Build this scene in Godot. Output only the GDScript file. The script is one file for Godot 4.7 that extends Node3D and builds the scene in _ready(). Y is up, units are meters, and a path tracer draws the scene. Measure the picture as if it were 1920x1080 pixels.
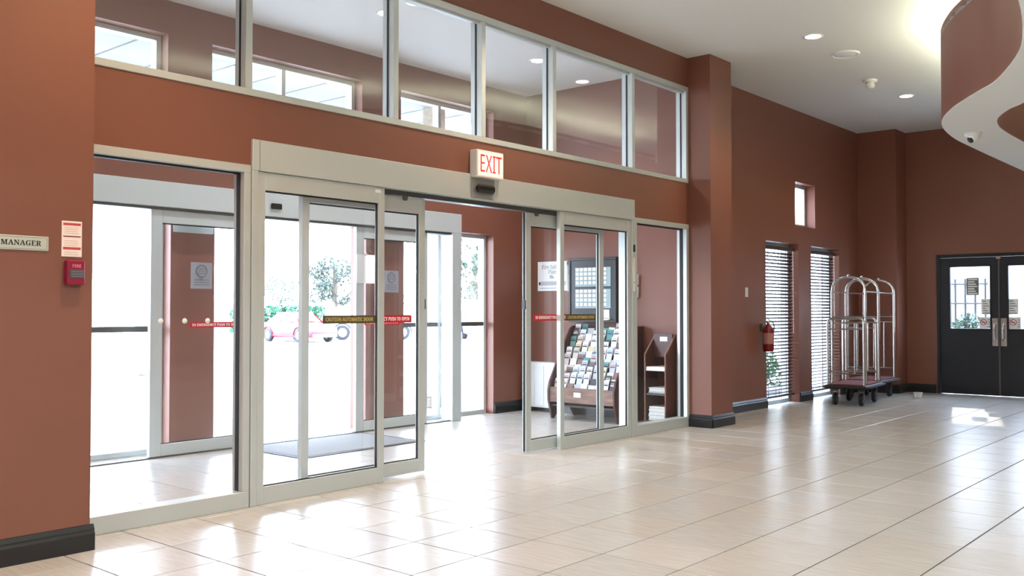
extends Node3D

# ---------------------------------------------------------------- helpers
var rng := RandomNumberGenerator.new()
var used := {}
var mats := {}
const FLAT := 4294967295

func numbered(n: String) -> String:
	if not used.has(n):
		used[n] = 0
		return n
	used[n] += 1
	return "%s_%03d" % [n, used[n]]

func tag(o: Node, label: String, category := "", group := "", kind := "") -> Node:
	if label != "":
		o.set_meta("label", label)
	if category != "":
		o.set_meta("category", category)
	if group != "":
		o.set_meta("group", group)
	if kind != "":
		o.set_meta("kind", kind)
	return o

func thing(called: String, label: String, category: String, at := Vector3.ZERO, turn := 0.0, group := "", kind := "") -> Node3D:
	var o := Node3D.new()
	o.name = numbered(called)
	add_child(o, true)
	o.position = at
	o.rotation.y = turn
	tag(o, label, category, group, kind)
	return o

func new_st() -> SurfaceTool:
	var st := SurfaceTool.new()
	st.begin(Mesh.PRIMITIVE_TRIANGLES)
	st.set_smooth_group(-1)
	return st

func done(st: SurfaceTool) -> ArrayMesh:
	st.generate_normals()
	return st.commit()

func put(called: String, mesh: Mesh, m: Material, parent: Node = null, xf := Transform3D()) -> MeshInstance3D:
	var o := MeshInstance3D.new()
	o.mesh = mesh
	o.material_override = m
	o.cast_shadow = GeometryInstance3D.SHADOW_CASTING_SETTING_ON
	o.transform = xf
	if parent == null:
		o.name = numbered(called)
		add_child(o, true)
	else:
		var nm := called
		var k := 0
		while parent.has_node(NodePath(nm)):
			k += 1
			nm = "%s_%03d" % [called, k]
		o.name = nm
		parent.add_child(o, true)
	return o

func obj(called: String, st: SurfaceTool, m: Material, parent: Node = null, xf := Transform3D()) -> MeshInstance3D:
	return put(called, done(st), m, parent, xf)

func T(x: float, y: float, z: float) -> Transform3D:
	return Transform3D(Basis(), Vector3(x, y, z))

# a triangle whose front looks away from the point c
func tri_out(st: SurfaceTool, a: Vector3, b: Vector3, d: Vector3, c: Vector3) -> void:
	var n := (b - a).cross(d - a)
	if n.dot((a + b + d) / 3.0 - c) >= 0.0:
		st.add_vertex(a); st.add_vertex(d); st.add_vertex(b)
	else:
		st.add_vertex(a); st.add_vertex(b); st.add_vertex(d)

func quad_out(st: SurfaceTool, a: Vector3, b: Vector3, d: Vector3, e: Vector3, c: Vector3) -> void:
	tri_out(st, a, b, d, c)
	tri_out(st, a, d, e, c)

func box(st: SurfaceTool, c: Vector3, s: Vector3, bev := 0.0, xf := Transform3D()) -> void:
	var h := s / 2.0
	var ctr := xf * c
	var b := minf(bev, minf(h.x, minf(h.y, h.z)) * 0.9)
	if b <= 0.0:
		for ax in 3:
			for sg in [-1.0, 1.0]:
				var p := []
				for q in [Vector2(-1, -1), Vector2(1, -1), Vector2(1, 1), Vector2(-1, 1)]:
					var v := Vector3.ZERO
					v[ax] = sg * h[ax]
					v[(ax + 1) % 3] = q.x * h[(ax + 1) % 3]
					v[(ax + 2) % 3] = q.y * h[(ax + 2) % 3]
					p.append(xf * (c + v))
				quad_out(st, p[0], p[1], p[2], p[3], ctr)
		return
	for ax in 3:
		var u := (ax + 1) % 3
		var w := (ax + 2) % 3
		for sg in [-1.0, 1.0]:
			var p := []
			for q in [Vector2(-1, -1), Vector2(1, -1), Vector2(1, 1), Vector2(-1, 1)]:
				var v := Vector3.ZERO
				v[ax] = sg * h[ax]
				v[u] = q.x * (h[u] - b)
				v[w] = q.y * (h[w] - b)
				p.append(xf * (c + v))
			quad_out(st, p[0], p[1], p[2], p[3], ctr)
		# the four edges that run along ax
		for su in [-1.0, 1.0]:
			for sw in [-1.0, 1.0]:
				var e := []
				for t in [[-1.0, 0], [1.0, 0], [1.0, 1], [-1.0, 1]]:
					var v := Vector3.ZERO
					v[ax] = t[0] * (h[ax] - b)
					v[u] = su * (h[u] if t[1] == 0 else h[u] - b)
					v[w] = sw * (h[w] - b if t[1] == 0 else h[w])
					e.append(xf * (c + v))
				quad_out(st, e[0], e[1], e[2], e[3], ctr)
	for sx in [-1.0, 1.0]:
		for sy in [-1.0, 1.0]:
			for sz in [-1.0, 1.0]:
				tri_out(st, xf * (c + Vector3(sx * h.x, sy * (h.y - b), sz * (h.z - b))), xf * (c + Vector3(sx * (h.x - b), sy * h.y, sz * (h.z - b))), xf * (c + Vector3(sx * (h.x - b), sy * (h.y - b), sz * h.z)), ctr)

func bx(st: SurfaceTool, x0: float, x1: float, y0: float, y1: float, z0: float, z1: float, bev := 0.0) -> void:
	box(st, Vector3((x0 + x1) / 2, (y0 + y1) / 2, (z0 + z1) / 2), Vector3(absf(x1 - x0), absf(y1 - y0), absf(z1 - z0)), bev)

func box_obj(called: String, m: Material, parent: Node, x0: float, x1: float, y0: float, y1: float, z0: float, z1: float, bev := 0.0) -> MeshInstance3D:
	var st := new_st()
	bx(st, x0, x1, y0, y1, z0, z1, bev)
	return obj(called, st, m, parent)

# pane: one sheet of glass across x or z
func pane(called: String, parent: Node, a: Vector3, b: Vector3, y0: float, y1: float, m: Material) -> MeshInstance3D:
	var st := new_st()
	var p := [Vector3(a.x, y0, a.z), Vector3(b.x, y0, b.z), Vector3(b.x, y1, b.z), Vector3(a.x, y1, a.z)]
	var n := (b - a).cross(Vector3.UP)
	quad_out(st, p[0], p[1], p[2], p[3], (p[0] + p[2]) / 2 - n)
	return obj(called, st, m, parent)

# wall with rectangular holes; along = 0: runs along x between z0 and z1; along = 2: runs along z between x0 and x1. holes: [a0, a1, y0, y1]
func wall(st: SurfaceTool, along: int, a0: float, a1: float, y0: float, y1: float, t0: float, t1: float, holes := []) -> void:
	var xs := [a0, a1]
	var ys := [y0, y1]
	for h in holes:
		xs.append_array([clampf(h[0], a0, a1), clampf(h[1], a0, a1)])
		ys.append_array([clampf(h[2], y0, y1), clampf(h[3], y0, y1)])
	xs.sort()
	ys.sort()
	for i in xs.size() - 1:
		if xs[i + 1] - xs[i] < 0.0005:
			continue
		for j in ys.size() - 1:
			if ys[j + 1] - ys[j] < 0.0005:
				continue
			var mx: float = (xs[i] + xs[i + 1]) / 2.0
			var my: float = (ys[j] + ys[j + 1]) / 2.0
			var open := false
			for h in holes:
				if mx > h[0] and mx < h[1] and my > h[2] and my < h[3]:
					open = true
			if open:
				continue
			if along == 0:
				bx(st, xs[i], xs[i + 1], ys[j], ys[j + 1], t0, t1)
			else:
				bx(st, t0, t1, ys[j], ys[j + 1], xs[i], xs[i + 1])

# sweep a circle along points
func tube(st: SurfaceTool, pts: Array, r: float, n := 8, closed := false) -> void:
	var m := pts.size()
	var rings := []
	var ref := Vector3.UP
	for i in m:
		var d: Vector3
		if closed:
			d = pts[(i + 1) % m] - pts[(i - 1 + m) % m]
		else:
			d = pts[mini(i + 1, m - 1)] - pts[maxi(i - 1, 0)]
		d = d.normalized()
		if i == 0:
			ref = Vector3.UP if absf(d.y) < 0.9 else Vector3.RIGHT
		var u := (ref - d * ref.dot(d)).normalized()
		ref = u
		var v := d.cross(u)
		var ring := []
		for k in n:
			var a := TAU * k / n
			ring.append(pts[i] + (u * cos(a) + v * sin(a)) * r)
		rings.append(ring)
	st.set_smooth_group(1)
	for i in (m if closed else m - 1):
		var A: Array = rings[i]
		var B: Array = rings[(i + 1) % m]
		var c: Vector3 = (pts[i] + pts[(i + 1) % m]) / 2
		for k in n:
			quad_out(st, A[k], A[(k + 1) % n], B[(k + 1) % n], B[k], c)
	st.set_smooth_group(-1)
	if not closed:
		for e in [[rings[0], pts[0], pts[1]], [rings[m - 1], pts[m - 1], pts[m - 2]]]:
			for k in n:
				tri_out(st, e[1], e[0][k], e[0][(k + 1) % n], e[2])

# profile of Vector2(radius, height) turned about y, then placed by xf
func lathe(st: SurfaceTool, prof: Array, n: int, xf := Transform3D(), smooth := true) -> void:
	st.set_smooth_group(2 if smooth else FLAT - FLAT - 1)
	var lo := 1e9
	var hi := -1e9
	for p in prof:
		lo = minf(lo, p.y)
		hi = maxf(hi, p.y)
	for i in prof.size() - 1:
		var a: Vector2 = prof[i]
		var b: Vector2 = prof[i + 1]
		var t := b - a
		for k in n:
			var a0 := TAU * k / n
			var a1 := TAU * (k + 1) / n
			var P := func(q: Vector2, an: float) -> Vector3: return xf * Vector3(q.x * cos(an), q.y, q.x * sin(an))
			var am := (a0 + a1) / 2
			# outside is to the right of the way the profile runs
			var nrm := Vector3(t.y * cos(am), -t.x, t.y * sin(am))
			var mid := Vector3((a.x + b.x) / 2 * cos(am), (a.y + b.y) / 2, (a.x + b.x) / 2 * sin(am))
			var c := xf * (mid - nrm)
			if a.x > 1e-5:
				tri_out(st, P.call(a, a0), P.call(a, a1), P.call(b, a1), c)
			if b.x > 1e-5:
				tri_out(st, P.call(a, a0), P.call(b, a1), P.call(b, a0), c)
	st.set_smooth_group(-1)

# polygon in local xy pushed along local z from z0 to z1
func prism(st: SurfaceTool, poly: PackedVector2Array, z0: float, z1: float, xf := Transform3D(), caps := true, sides := true, smooth := false) -> void:
	var p := poly.duplicate()
	if Geometry2D.is_polygon_clockwise(p):
		p.reverse()
	if caps:
		var ix := Geometry2D.triangulate_polygon(p)
		for i in range(0, ix.size(), 3):
			for e in [[z0, -1.0], [z1, 1.0]]:
				var a := Vector3(p[ix[i]].x, p[ix[i]].y, e[0])
				var b := Vector3(p[ix[i + 1]].x, p[ix[i + 1]].y, e[0])
				var c := Vector3(p[ix[i + 2]].x, p[ix[i + 2]].y, e[0])
				tri_out(st, xf * a, xf * b, xf * c, xf * ((a + b + c) / 3.0 - Vector3(0, 0, e[1])))
	if sides:
		st.set_smooth_group(3 if smooth else -1)
		for i in p.size():
			var a := p[i]
			var b := p[(i + 1) % p.size()]
			var n := Vector3((b - a).y, -(b - a).x, 0)
			var c := Vector3((a.x + b.x) / 2, (a.y + b.y) / 2, (z0 + z1) / 2) - n
			quad_out(st, xf * Vector3(a.x, a.y, z0), xf * Vector3(b.x, b.y, z0), xf * Vector3(b.x, b.y, z1), xf * Vector3(a.x, a.y, z1), xf * c)
		st.set_smooth_group(-1)

func smooth_path(pts: Array, per := 6) -> Array:
	var out := []
	for i in pts.size() - 1:
		var p0 = pts[maxi(i - 1, 0)]
		var p1 = pts[i]
		var p2 = pts[i + 1]
		var p3 = pts[mini(i + 2, pts.size() - 1)]
		for k in per:
			out.append(p1.cubic_interpolate(p2, p0, p3, float(k) / per))
	out.append(pts[-1])
	return out

func mat(called: String, c: Color, rough := 0.6, metal := 0.0) -> StandardMaterial3D:
	if mats.has(called):
		return mats[called]
	var m := StandardMaterial3D.new()
	m.resource_name = called
	m.albedo_color = c
	m.roughness = rough
	m.metallic = metal
	mats[called] = m
	return m

func C8(r: int, g: int, b: int) -> Color:
	return Color8(r, g, b)

func glow(called: String, c: Color, e: float) -> StandardMaterial3D:
	var m := mat(called, c, 0.5)
	m.emission_enabled = true
	m.emission = c
	m.emission_energy_multiplier = e
	return m

func glass(called: String, c: Color, alpha: float) -> StandardMaterial3D:
	var m := mat(called, Color(c.r, c.g, c.b, alpha), 0.02)
	m.transparency = BaseMaterial3D.TRANSPARENCY_ALPHA
	m.cull_mode = BaseMaterial3D.CULL_DISABLED
	return m

func noise_tex(freq: float, oct: int, sd: int, a: Color, b: Color, size := 256, as_normal := false, bump := 2.0) -> NoiseTexture2D:
	var n := FastNoiseLite.new()
	n.noise_type = FastNoiseLite.TYPE_SIMPLEX_SMOOTH
	n.frequency = freq
	n.fractal_octaves = oct
	n.seed = sd
	var t := NoiseTexture2D.new()
	t.width = size
	t.height = size
	t.seamless = true
	t.noise = n
	if as_normal:
		t.as_normal_map = true
		t.bump_strength = bump
	else:
		var g := Gradient.new()
		g.set_color(0, a)
		g.set_color(1, b)
		t.color_ramp = g
	return t

func text(called: String, s: String, cap: float, m: Material, parent: Node, xf: Transform3D, font := "Droid Sans", stretch := 1.0, depth := 0.002, bold := 400) -> MeshInstance3D:
	var f := SystemFont.new()
	f.font_names = PackedStringArray([font])
	f.font_weight = bold
	var t := TextMesh.new()
	t.font = f
	t.text = s
	t.font_size = 64
	t.pixel_size = cap / (64.0 * 0.714)
	t.depth = depth
	t.curve_step = 4.0
	var o := put(called, t, m, parent, Transform3D(xf.basis * Basis.from_scale(Vector3(stretch, 1, 1)), xf.origin))
	return o

const EYE := Vector3(0.0, 1.27, 5.28)
const FOCAL := 1768.0
var fw := Vector3.ZERO
var rt := Vector3.ZERO
var up := Vector3.ZERO

func px(p: Vector3) -> Vector3:
	var d := p - EYE
	var z := d.dot(fw)
	if z < 0.05:
		return Vector3(-9999, -9999, z)
	return Vector3(960 + FOCAL * d.dot(rt) / z, 540 - FOCAL * d.dot(up) / z, z)

const ORD := ["first", "second", "third", "fourth", "fifth", "sixth", "seventh", "eighth", "ninth", "tenth", "eleventh", "twelfth"]
const CEIL := 4.06

func _ready() -> void:
	rng.seed = 20240611
	# ------------------------------------------------------------ camera
	var yaw := deg_to_rad(40.6)
	var pitch := atan(42.0 / FOCAL)
	fw = Vector3(cos(yaw) * cos(pitch), sin(pitch), -sin(yaw) * cos(pitch))
	rt = Vector3(sin(yaw), 0, cos(yaw))
	up = rt.cross(fw)
	var cam := Camera3D.new()
	cam.name = "camera"
	cam.fov = rad_to_deg(2.0 * atan(540.0 / FOCAL))
	cam.near = 0.05
	cam.far = 400.0
	cam.transform = Transform3D(Basis(rt, up, -fw), EYE)
	add_child(cam)
	cam.current = true
	# ------------------------------------------------------------ sky, sun, exposure
	var env := Environment.new()
	env.background_mode = Environment.BG_SKY
	var sky := Sky.new()
	var sm := ProceduralSkyMaterial.new()
	sm.sky_top_color = Color(0.72, 0.82, 0.96)
	sm.sky_horizon_color = Color(0.90, 0.95, 1.0)
	sm.sky_curve = 0.2
	sm.sky_energy_multiplier = 3.7
	sm.ground_bottom_color = Color(0.6, 0.6, 0.6)
	sm.ground_horizon_color = Color(0.9, 0.9, 0.9)
	sm.ground_energy_multiplier = 2.0
	sky.sky_material = sm
	env.sky = sky
	env.tonemap_mode = Environment.TONE_MAPPER_LINEAR
	env.tonemap_exposure = 1.5
	env.sdfgi_enabled = true
	env.ssao_enabled = true
	env.ssil_enabled = true
	var we := WorldEnvironment.new()
	we.name = "environment"
	we.environment = env
	add_child(we)
	var sun := DirectionalLight3D.new()
	sun.name = "sun"
	sun.light_energy = 0.16
	sun.light_color = Color(1.0, 0.97, 0.92)
	sun.light_angular_distance = 0.6
	sun.shadow_enabled = true
	sun.sky_mode = DirectionalLight3D.SKY_MODE_LIGHT_ONLY
	var el := deg_to_rad(25.0)
	var to_sun := Vector3(0.964 * cos(el), sin(el), -0.267 * cos(el))
	sun.basis = Basis.looking_at(-to_sun, Vector3.UP)
	add_child(sun)
	# fill panels added under the lobby ceiling, behind the camera
	for q in [[-4.0, 7.6], [-0.6, 7.6], [2.8, 7.6], [6.2, 7.6], [-4.0, 4.6], [-4.0, 1.6], [-0.6, 9.2], [2.8, 9.2]]:
		fill_panel(q[0], q[1])
	materials()
	structure()
	entrance()
	outer_wall()
	lobby_right()
	soffit()
	lights()
	wall_things()
	vestibule_things()
	carts()
	outside()

func fill_panel(x: float, z: float) -> void:  # fill light added to brighten the lobby, built as a glowing panel
	var t := thing("added_fill_panel", "added square fill light under the lobby ceiling behind the camera at x %.1f z %.1f" % [x, z], "light", Vector3(x, CEIL, z))
	t.set_meta("label", "large square fill light added under the back part of the lobby ceiling")
	t.set_meta("group", "added fill lights at the back of the lobby ceiling")
	var st := new_st()
	for s in [-1.0, 1.0]:
		bx(st, -0.62, 0.62, -0.03, 0.0, s * 0.6 - 0.02, s * 0.6 + 0.02)
		bx(st, s * 0.6 - 0.02, s * 0.6 + 0.02, -0.03, 0.0, -0.58, 0.58)
	obj("frame", st, mat("white_paint", C8(236, 236, 232), 0.5), t)
	var d := new_st()
	bx(d, -0.58, 0.58, -0.02, -0.005, -0.58, 0.58)
	obj("diffuser", d, glow("fill_panel_glow", Color(1.0, 0.93, 0.84), 2.0), t)
	var l := AreaLight3D.new()
	l.name = "fill_panel_light"
	l.area_size = Vector2(1.1, 1.1)
	l.light_energy = FILL_PANEL * (0.6 if x > 4.0 else 1.15)
	l.light_color = Color(0.86, 0.95, 1.0)
	l.shadow_enabled = true
	l.area_range = 30.0
	l.position = Vector3(0, -0.04, 0)
	l.rotation.x = -PI / 2
	t.add_child(l)

const FILL_PANEL := 8.5  # strength of the added fill lights

# ---------------------------------------------------------------- materials
func materials() -> void:
	var bump := noise_tex(0.12, 3, 5, Color.BLACK, Color.WHITE, 256, true, 1.2)
	var paint := mat("terracotta_paint", WALLC, 0.48)
	mat("ceiling_paint", C8(228, 226, 220), 0.8)
	mat("white_paint", C8(236, 236, 232), 0.5)
	var black := mat("black_base", C8(30, 31, 33), 0.28)
	black.metallic_specular = 0.5
	mat("aluminium", C8(200, 206, 203), 0.38, 0.3)
	mat("aluminium_dark", C8(86, 86, 82), 0.4, 0.3)
	mat("gasket", C8(22, 22, 23), 0.6)
	mat("chrome", C8(225, 225, 222), 0.16, 1.0)
	mat("steel", C8(205, 203, 198), 0.24, 0.9)
	mat("rubber", C8(26, 26, 28), 0.7)
	mat("plastic_white", C8(232, 230, 222), 0.4)
	mat("plastic_black", C8(20, 20, 22), 0.3)
	mat("red_plastic", C8(136, 16, 50), 0.4)
	mat("red_paint", C8(116, 14, 20), 0.3)
	mat("paper", C8(244, 243, 238), 0.8)
	mat("sticker_red", C8(196, 20, 34), 0.45)
	mat("sticker_brown", C8(86, 74, 44), 0.5)
	mat("gold_print", C8(196, 178, 110), 0.5)
	mat("ink", C8(28, 28, 30), 0.7)
	mat("grey_ink", C8(120, 122, 124), 0.7)
	glass("clear_glass", Color(0.9, 0.95, 0.95), 0.015)
	glass("clear_plastic", Color(0.9, 0.92, 0.92), 0.35)
	# tile: pale stone with fine veins that run along z
	for k in 4:
		var tn := [[205, 200, 192], [201, 196, 189], [209, 203, 195], [204, 197, 187]][k] as Array
		var m := mat("tile_%d" % k, C8(tn[0], tn[1], tn[2]), 0.27)
		m.metallic_specular = 0.62
		m.albedo_texture = noise_tex(0.03, 4, 11 + k, Color(0.93, 0.92, 0.91), Color(1, 1, 1), 512)
		m.uv1_triplanar = true
		m.uv1_world_triplanar = true
		m.uv1_scale = Vector3(2.6, 1.0, 0.22)
		m.uv1_offset = Vector3(0.13 * k, 0, 0.27 * k)
	mat("grout", C8(64, 58, 54), 0.9)
	var wood := mat("cherry_wood", C8(84, 44, 38), 0.42)
	wood.albedo_texture = noise_tex(0.02, 4, 31, Color(0.7, 0.66, 0.64), Color(1, 1, 1), 256)
	wood.uv1_triplanar = true
	wood.uv1_world_triplanar = true
	wood.uv1_scale = Vector3(3, 0.6, 3)
	var woodl := mat("pale_wood", C8(150, 112, 92), 0.45)
	woodl.albedo_texture = wood.albedo_texture
	woodl.uv1_triplanar = true
	woodl.uv1_world_triplanar = true
	woodl.uv1_scale = Vector3(3, 3, 0.6)
	mat("dark_board", C8(20, 23, 28), 0.4)
	var stone := mat("beige_stone", C8(176, 160, 140), 0.8)
	stone.albedo_texture = noise_tex(0.05, 4, 41, Color(0.85, 0.84, 0.82), Color(1, 1, 1), 256)
	stone.uv1_triplanar = true
	stone.uv1_world_triplanar = true
	var conc := mat("concrete", C8(206, 203, 196), 0.85)
	conc.albedo_texture = noise_tex(0.04, 5, 51, Color(0.86, 0.86, 0.86), Color(1, 1, 1), 512)
	conc.uv1_triplanar = true
	conc.uv1_world_triplanar = true
	conc.uv1_scale = Vector3(0.25, 0.25, 0.25)
	var mt := mat("mat_grey", C8(176, 174, 172), 0.95)
	mt.albedo_texture = noise_tex(0.3, 2, 61, Color(0.6, 0.6, 0.6), Color(1, 1, 1), 256)
	mt.uv1_triplanar = true
	mt.uv1_world_triplanar = true
	mt.uv1_scale = Vector3(4, 4, 4)
	var door := mat("black_door", C8(28, 30, 33), 0.4)
	door.normal_enabled = true
	door.normal_texture = bump
	door.normal_scale = 0.15
	door.uv1_triplanar = true
	door.uv1_world_triplanar = true
	door.uv1_scale = Vector3(4, 4, 4)
	var carpet := mat("deck_carpet", C8(120, 62, 62), 0.95)
	carpet.rim_enabled = true
	carpet.rim = 0.4

const WALLC := Color(0.50, 0.312, 0.244)

# ---------------------------------------------------------------- shell
func struct(called: String, st: SurfaceTool, m: Material, label: String, category: String) -> MeshInstance3D:
	var o := obj(called, st, m)
	tag(o, label, category, "", "structure")
	return o

const ZB := -0.23      # wall with the blinds
const XF := 15.25      # far wall
const XP := 14.8       # pilaster face
const ZO := -2.47      # outer wall, inside face
const XV := 9.33       # vestibule right wall

func structure() -> void:
	var P: Material = mats["terracotta_paint"]
	floor_tiles()
	var st := new_st()
	bx(st, -8.2, 15.6, CEIL, CEIL + 0.25, -0.15, 10.2)
	bx(st, XV, 15.6, CEIL, CEIL + 0.25, -0.55, -0.15)
	struct("ceiling", st, mats["ceiling_paint"], "white painted ceiling of the lobby", "ceiling")
	st = new_st()
	bx(st, 1.9, XV + 0.2, 4.03, CEIL + 0.25, ZO - 0.3, -0.15)
	struct("ceiling_vestibule", st, mats["ceiling_paint"], "white painted ceiling of the entrance vestibule", "ceiling")
	# left wall with the manager sign
	st = new_st()
	bx(st, -8.0, 2.365, 0, CEIL, -0.15, 0.30)
	struct("wall_left", st, P, "terracotta wall at the left that carries the manager sign", "wall")
	st = new_st()
	bx(st, -8.2, -8.0, 0, CEIL, -0.15, 10.0)
	struct("wall_side", st, P, "terracotta side wall of the lobby beyond the left edge of the picture", "wall")
	st = new_st()
	bx(st, -8.2, 15.6, 0, CEIL, 10.0, 10.2)
	struct("wall_back", st, P, "terracotta back wall of the lobby behind the camera", "wall")
	# entrance wall
	st = new_st()
	wall(st, 0, 2.365, 9.14, 0, CEIL, -0.15, 0.0, [[2.365, 3.545, 0, 2.215], [3.545, 8.05, 0, 2.39], [8.05, 9.14, 0, 2.215], [2.365, 9.14, 2.67, 3.735]])
	struct("wall_front", st, P, "terracotta entrance wall around the sliding doors and the high windows", "wall")
	st = new_st()
	bx(st, 9.14, 9.62, 0, CEIL, -0.15, 0.28)
	struct("column", st, P, "square terracotta wall column right of the entrance", "column")
	# wall with blinds
	st = new_st()
	wall(st, 0, 9.62, XF + 0.2, 0, CEIL, -0.50, ZB, [[11.54, 12.56, 0.0, 2.19], [12.99, 14.02, 0.0, 2.19], [12.47, 13.14, 2.45, 3.06]])
	bx(st, 9.53, 9.62, 0, CEIL, -0.5, -0.15)
	struct("wall_right", st, P, "terracotta wall with two tall blind windows and one small window", "wall")
	st = new_st()
	bx(st, XP, XF + 0.2, 0, CEIL, ZB, 0.36)
	struct("column", st, P, "terracotta corner pier between the blind windows and the black doors", "column")
	st = new_st()
	wall(st, 2, 0.36, 10.0, 0, CEIL, XF, XF + 0.2, [[0.81, 2.55, 0, 2.12]])
	struct("wall_far", st, P, "terracotta end wall around the black double doors", "wall")
	# vestibule
	st = new_st()
	bx(st, 2.1, 2.3, 0, 4.03, ZO - 0.25, -0.15)
	struct("wall_vestibule_left", st, P, "terracotta left wall of the vestibule behind the manager wall", "wall")
	st = new_st()
	bx(st, XV, XV + 0.2, 0, 4.03, ZO - 0.25, -0.15)
	struct("wall_vestibule_right", st, P, "terracotta right wall of the vestibule behind the brochure rack", "wall")
	st = new_st()
	wall(st, 0, 2.3, XV, 0, 4.03, ZO - 0.25, ZO, [[2.9, 4.38, 0.0, 2.2], [4.82, 6.64, 0, 2.2], [7.19, 8.69, 0.0, 2.2], [2.9, 4.34, 2.8, 3.73], [4.78, 6.58, 2.8, 3.73], [7.14, 8.69, 2.8, 3.73]])
	struct("wall_outer", st, P, "terracotta outer wall of the vestibule with piers between its windows", "wall")
	# baseboards
	base_x("baseboard_left", -8.0, 2.365, 0.30, 1, "black moulded baseboard under the manager sign")
	base_x("baseboard_column", 9.14, 9.62, 0.28, 1, "black baseboard on the front of the column right of the entrance")
	base_z("baseboard_column_side", 9.14, 0.0, 0.295, -1, "black baseboard on the side of the column next to the right sidelight")
	base_x("baseboard_right", 9.62, 11.52, ZB, 1, "black baseboard under the fire extinguisher")
	base_x("baseboard_pier", 12.58, 12.97, ZB, 1, "short black baseboard between the two blind windows")
	base_x("baseboard_corner", 14.04, XP, ZB, 1, "black baseboard behind the luggage carts")
	base_z("baseboard_pier_side", XP, ZB, 0.375, -1, "black baseboard on the corner pier behind the luggage carts")
	base_x("baseboard_recess", XP, XF, 0.36, 1, "short black baseboard on the front of the corner pier")
	base_z("baseboard_far", XF, 0.36, 0.79, -1, "black baseboard left of the black double doors")
	base_z("baseboard_far_end", XF, 2.57, 10.0, -1, "black baseboard right of the black double doors")
	base_x("baseboard_outer", 8.70, XV, ZO, 1, "black baseboard on the outer vestibule wall beside the right window")
	base_z("baseboard_vestibule", XV, ZO, -0.15, -1, "black baseboard behind the brochure rack and the newspaper rack")

func base_profile() -> PackedVector2Array:
	return PackedVector2Array([Vector2(0, 0.0), Vector2(0.022, 0), Vector2(0.022, 0.088), Vector2(0.017, 0.096), Vector2(0.014, 0.102), Vector2(0.016, 0.112), Vector2(0.010, 0.122), Vector2(0.004, 0.134), Vector2(0, 0.136)])

func base_x(called: String, x0: float, x1: float, z: float, dir: int, label: String) -> void:
	var st := new_st()
	# local x = out of the wall, y up, z along
	var xf := Transform3D(Basis(Vector3(0, 0, dir), Vector3(0, 1, 0), Vector3(1, 0, 0)), Vector3(0, 0, z))
	prism(st, base_profile(), x0, x1 + 0.018, xf)
	struct(called, st, mats["black_base"], label, "baseboard")

func base_z(called: String, x: float, z0: float, z1: float, dir: int, label: String) -> void:
	var st := new_st()
	var xf := Transform3D(Basis(Vector3(dir, 0, 0), Vector3(0, 1, 0), Vector3(0, 0, 1)), Vector3(x, 0, 0))
	prism(st, base_profile(), z0, z1, xf)
	struct(called, st, mats["black_base"], label, "baseboard")

func floor_tiles() -> void:
	var fl := thing("floor", "polished beige stone tile floor of the lobby and vestibule", "floor", Vector3.ZERO, 0.0, "", "structure")
	var st := new_st()
	bx(st, -8.2, 15.5, -0.03, -0.003, -2.75, 10.2)
	obj("floor_bed", st, mats["grout"], fl)
	const S := 0.4605
	const SZ := 0.4646
	var g := 0.004
	var tile := new_st()
	box(tile, Vector3(0, -0.004, 0), Vector3(S - 2 * g, 0.008, SZ - 2 * g), 0.0015)
	var mesh := done(tile)
	var cells := []
	for i in range(-26, 27):
		for j in range(-12, 17):
			var x0 := 3.606 + S * i
			var z0 := 2.412 + SZ * j
			if x0 < -8.3 or x0 > 15.5 or z0 < -3.0 or z0 > 10.0:
				continue
			if z0 < -0.7 and (x0 < 2.0 or x0 > XV):
				continue
			if z0 < -2.75:
				continue
			var c := Vector3(x0 + S / 2, 0, z0 + SZ / 2)
			var p := px(c)
			var hidden := c.x < 2.2 and c.z < 0.3
			var area := 0.0
			if p.z > 0.5 and p.x > -60 and p.x < 1980 and p.y < 1130 and p.y > 0 and not hidden:
				var a := px(Vector3(x0, 0, z0))
				var b := px(Vector3(x0 + S, 0, z0))
				var d := px(Vector3(x0, 0, z0 + SZ))
				area = absf((b.x - a.x) * (d.y - a.y) - (b.y - a.y) * (d.x - a.x))
			cells.append([area, c])
	cells.sort_custom(func(a, b): return a[0] > b[0])
	var rest := new_st()
	for k in cells.size():
		var c: Vector3 = cells[k][1]
		if k < 290 and cells[k][0] > 60.0:
			put("floor_tile", mesh, mats["tile_%d" % (rng.randi() % 4)], fl, Transform3D(Basis(), c + Vector3(0, rng.randf_range(-0.0004, 0.0), 0)))
		else:
			rest.append_from(mesh, 0, Transform3D(Basis(), c))
	var ro := MeshInstance3D.new()
	ro.name = "distant_floor_tiles"
	ro.mesh = rest.commit()
	ro.material_override = mats["tile_0"]
	ro.set_meta("kind", "stuff")
	fl.add_child(ro)

# ---------------------------------------------------------------- entrance
func window_node(called: String, label: String) -> Node3D:
	return thing(called, label, "window", Vector3.ZERO, 0.0, "", "structure")

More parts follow.
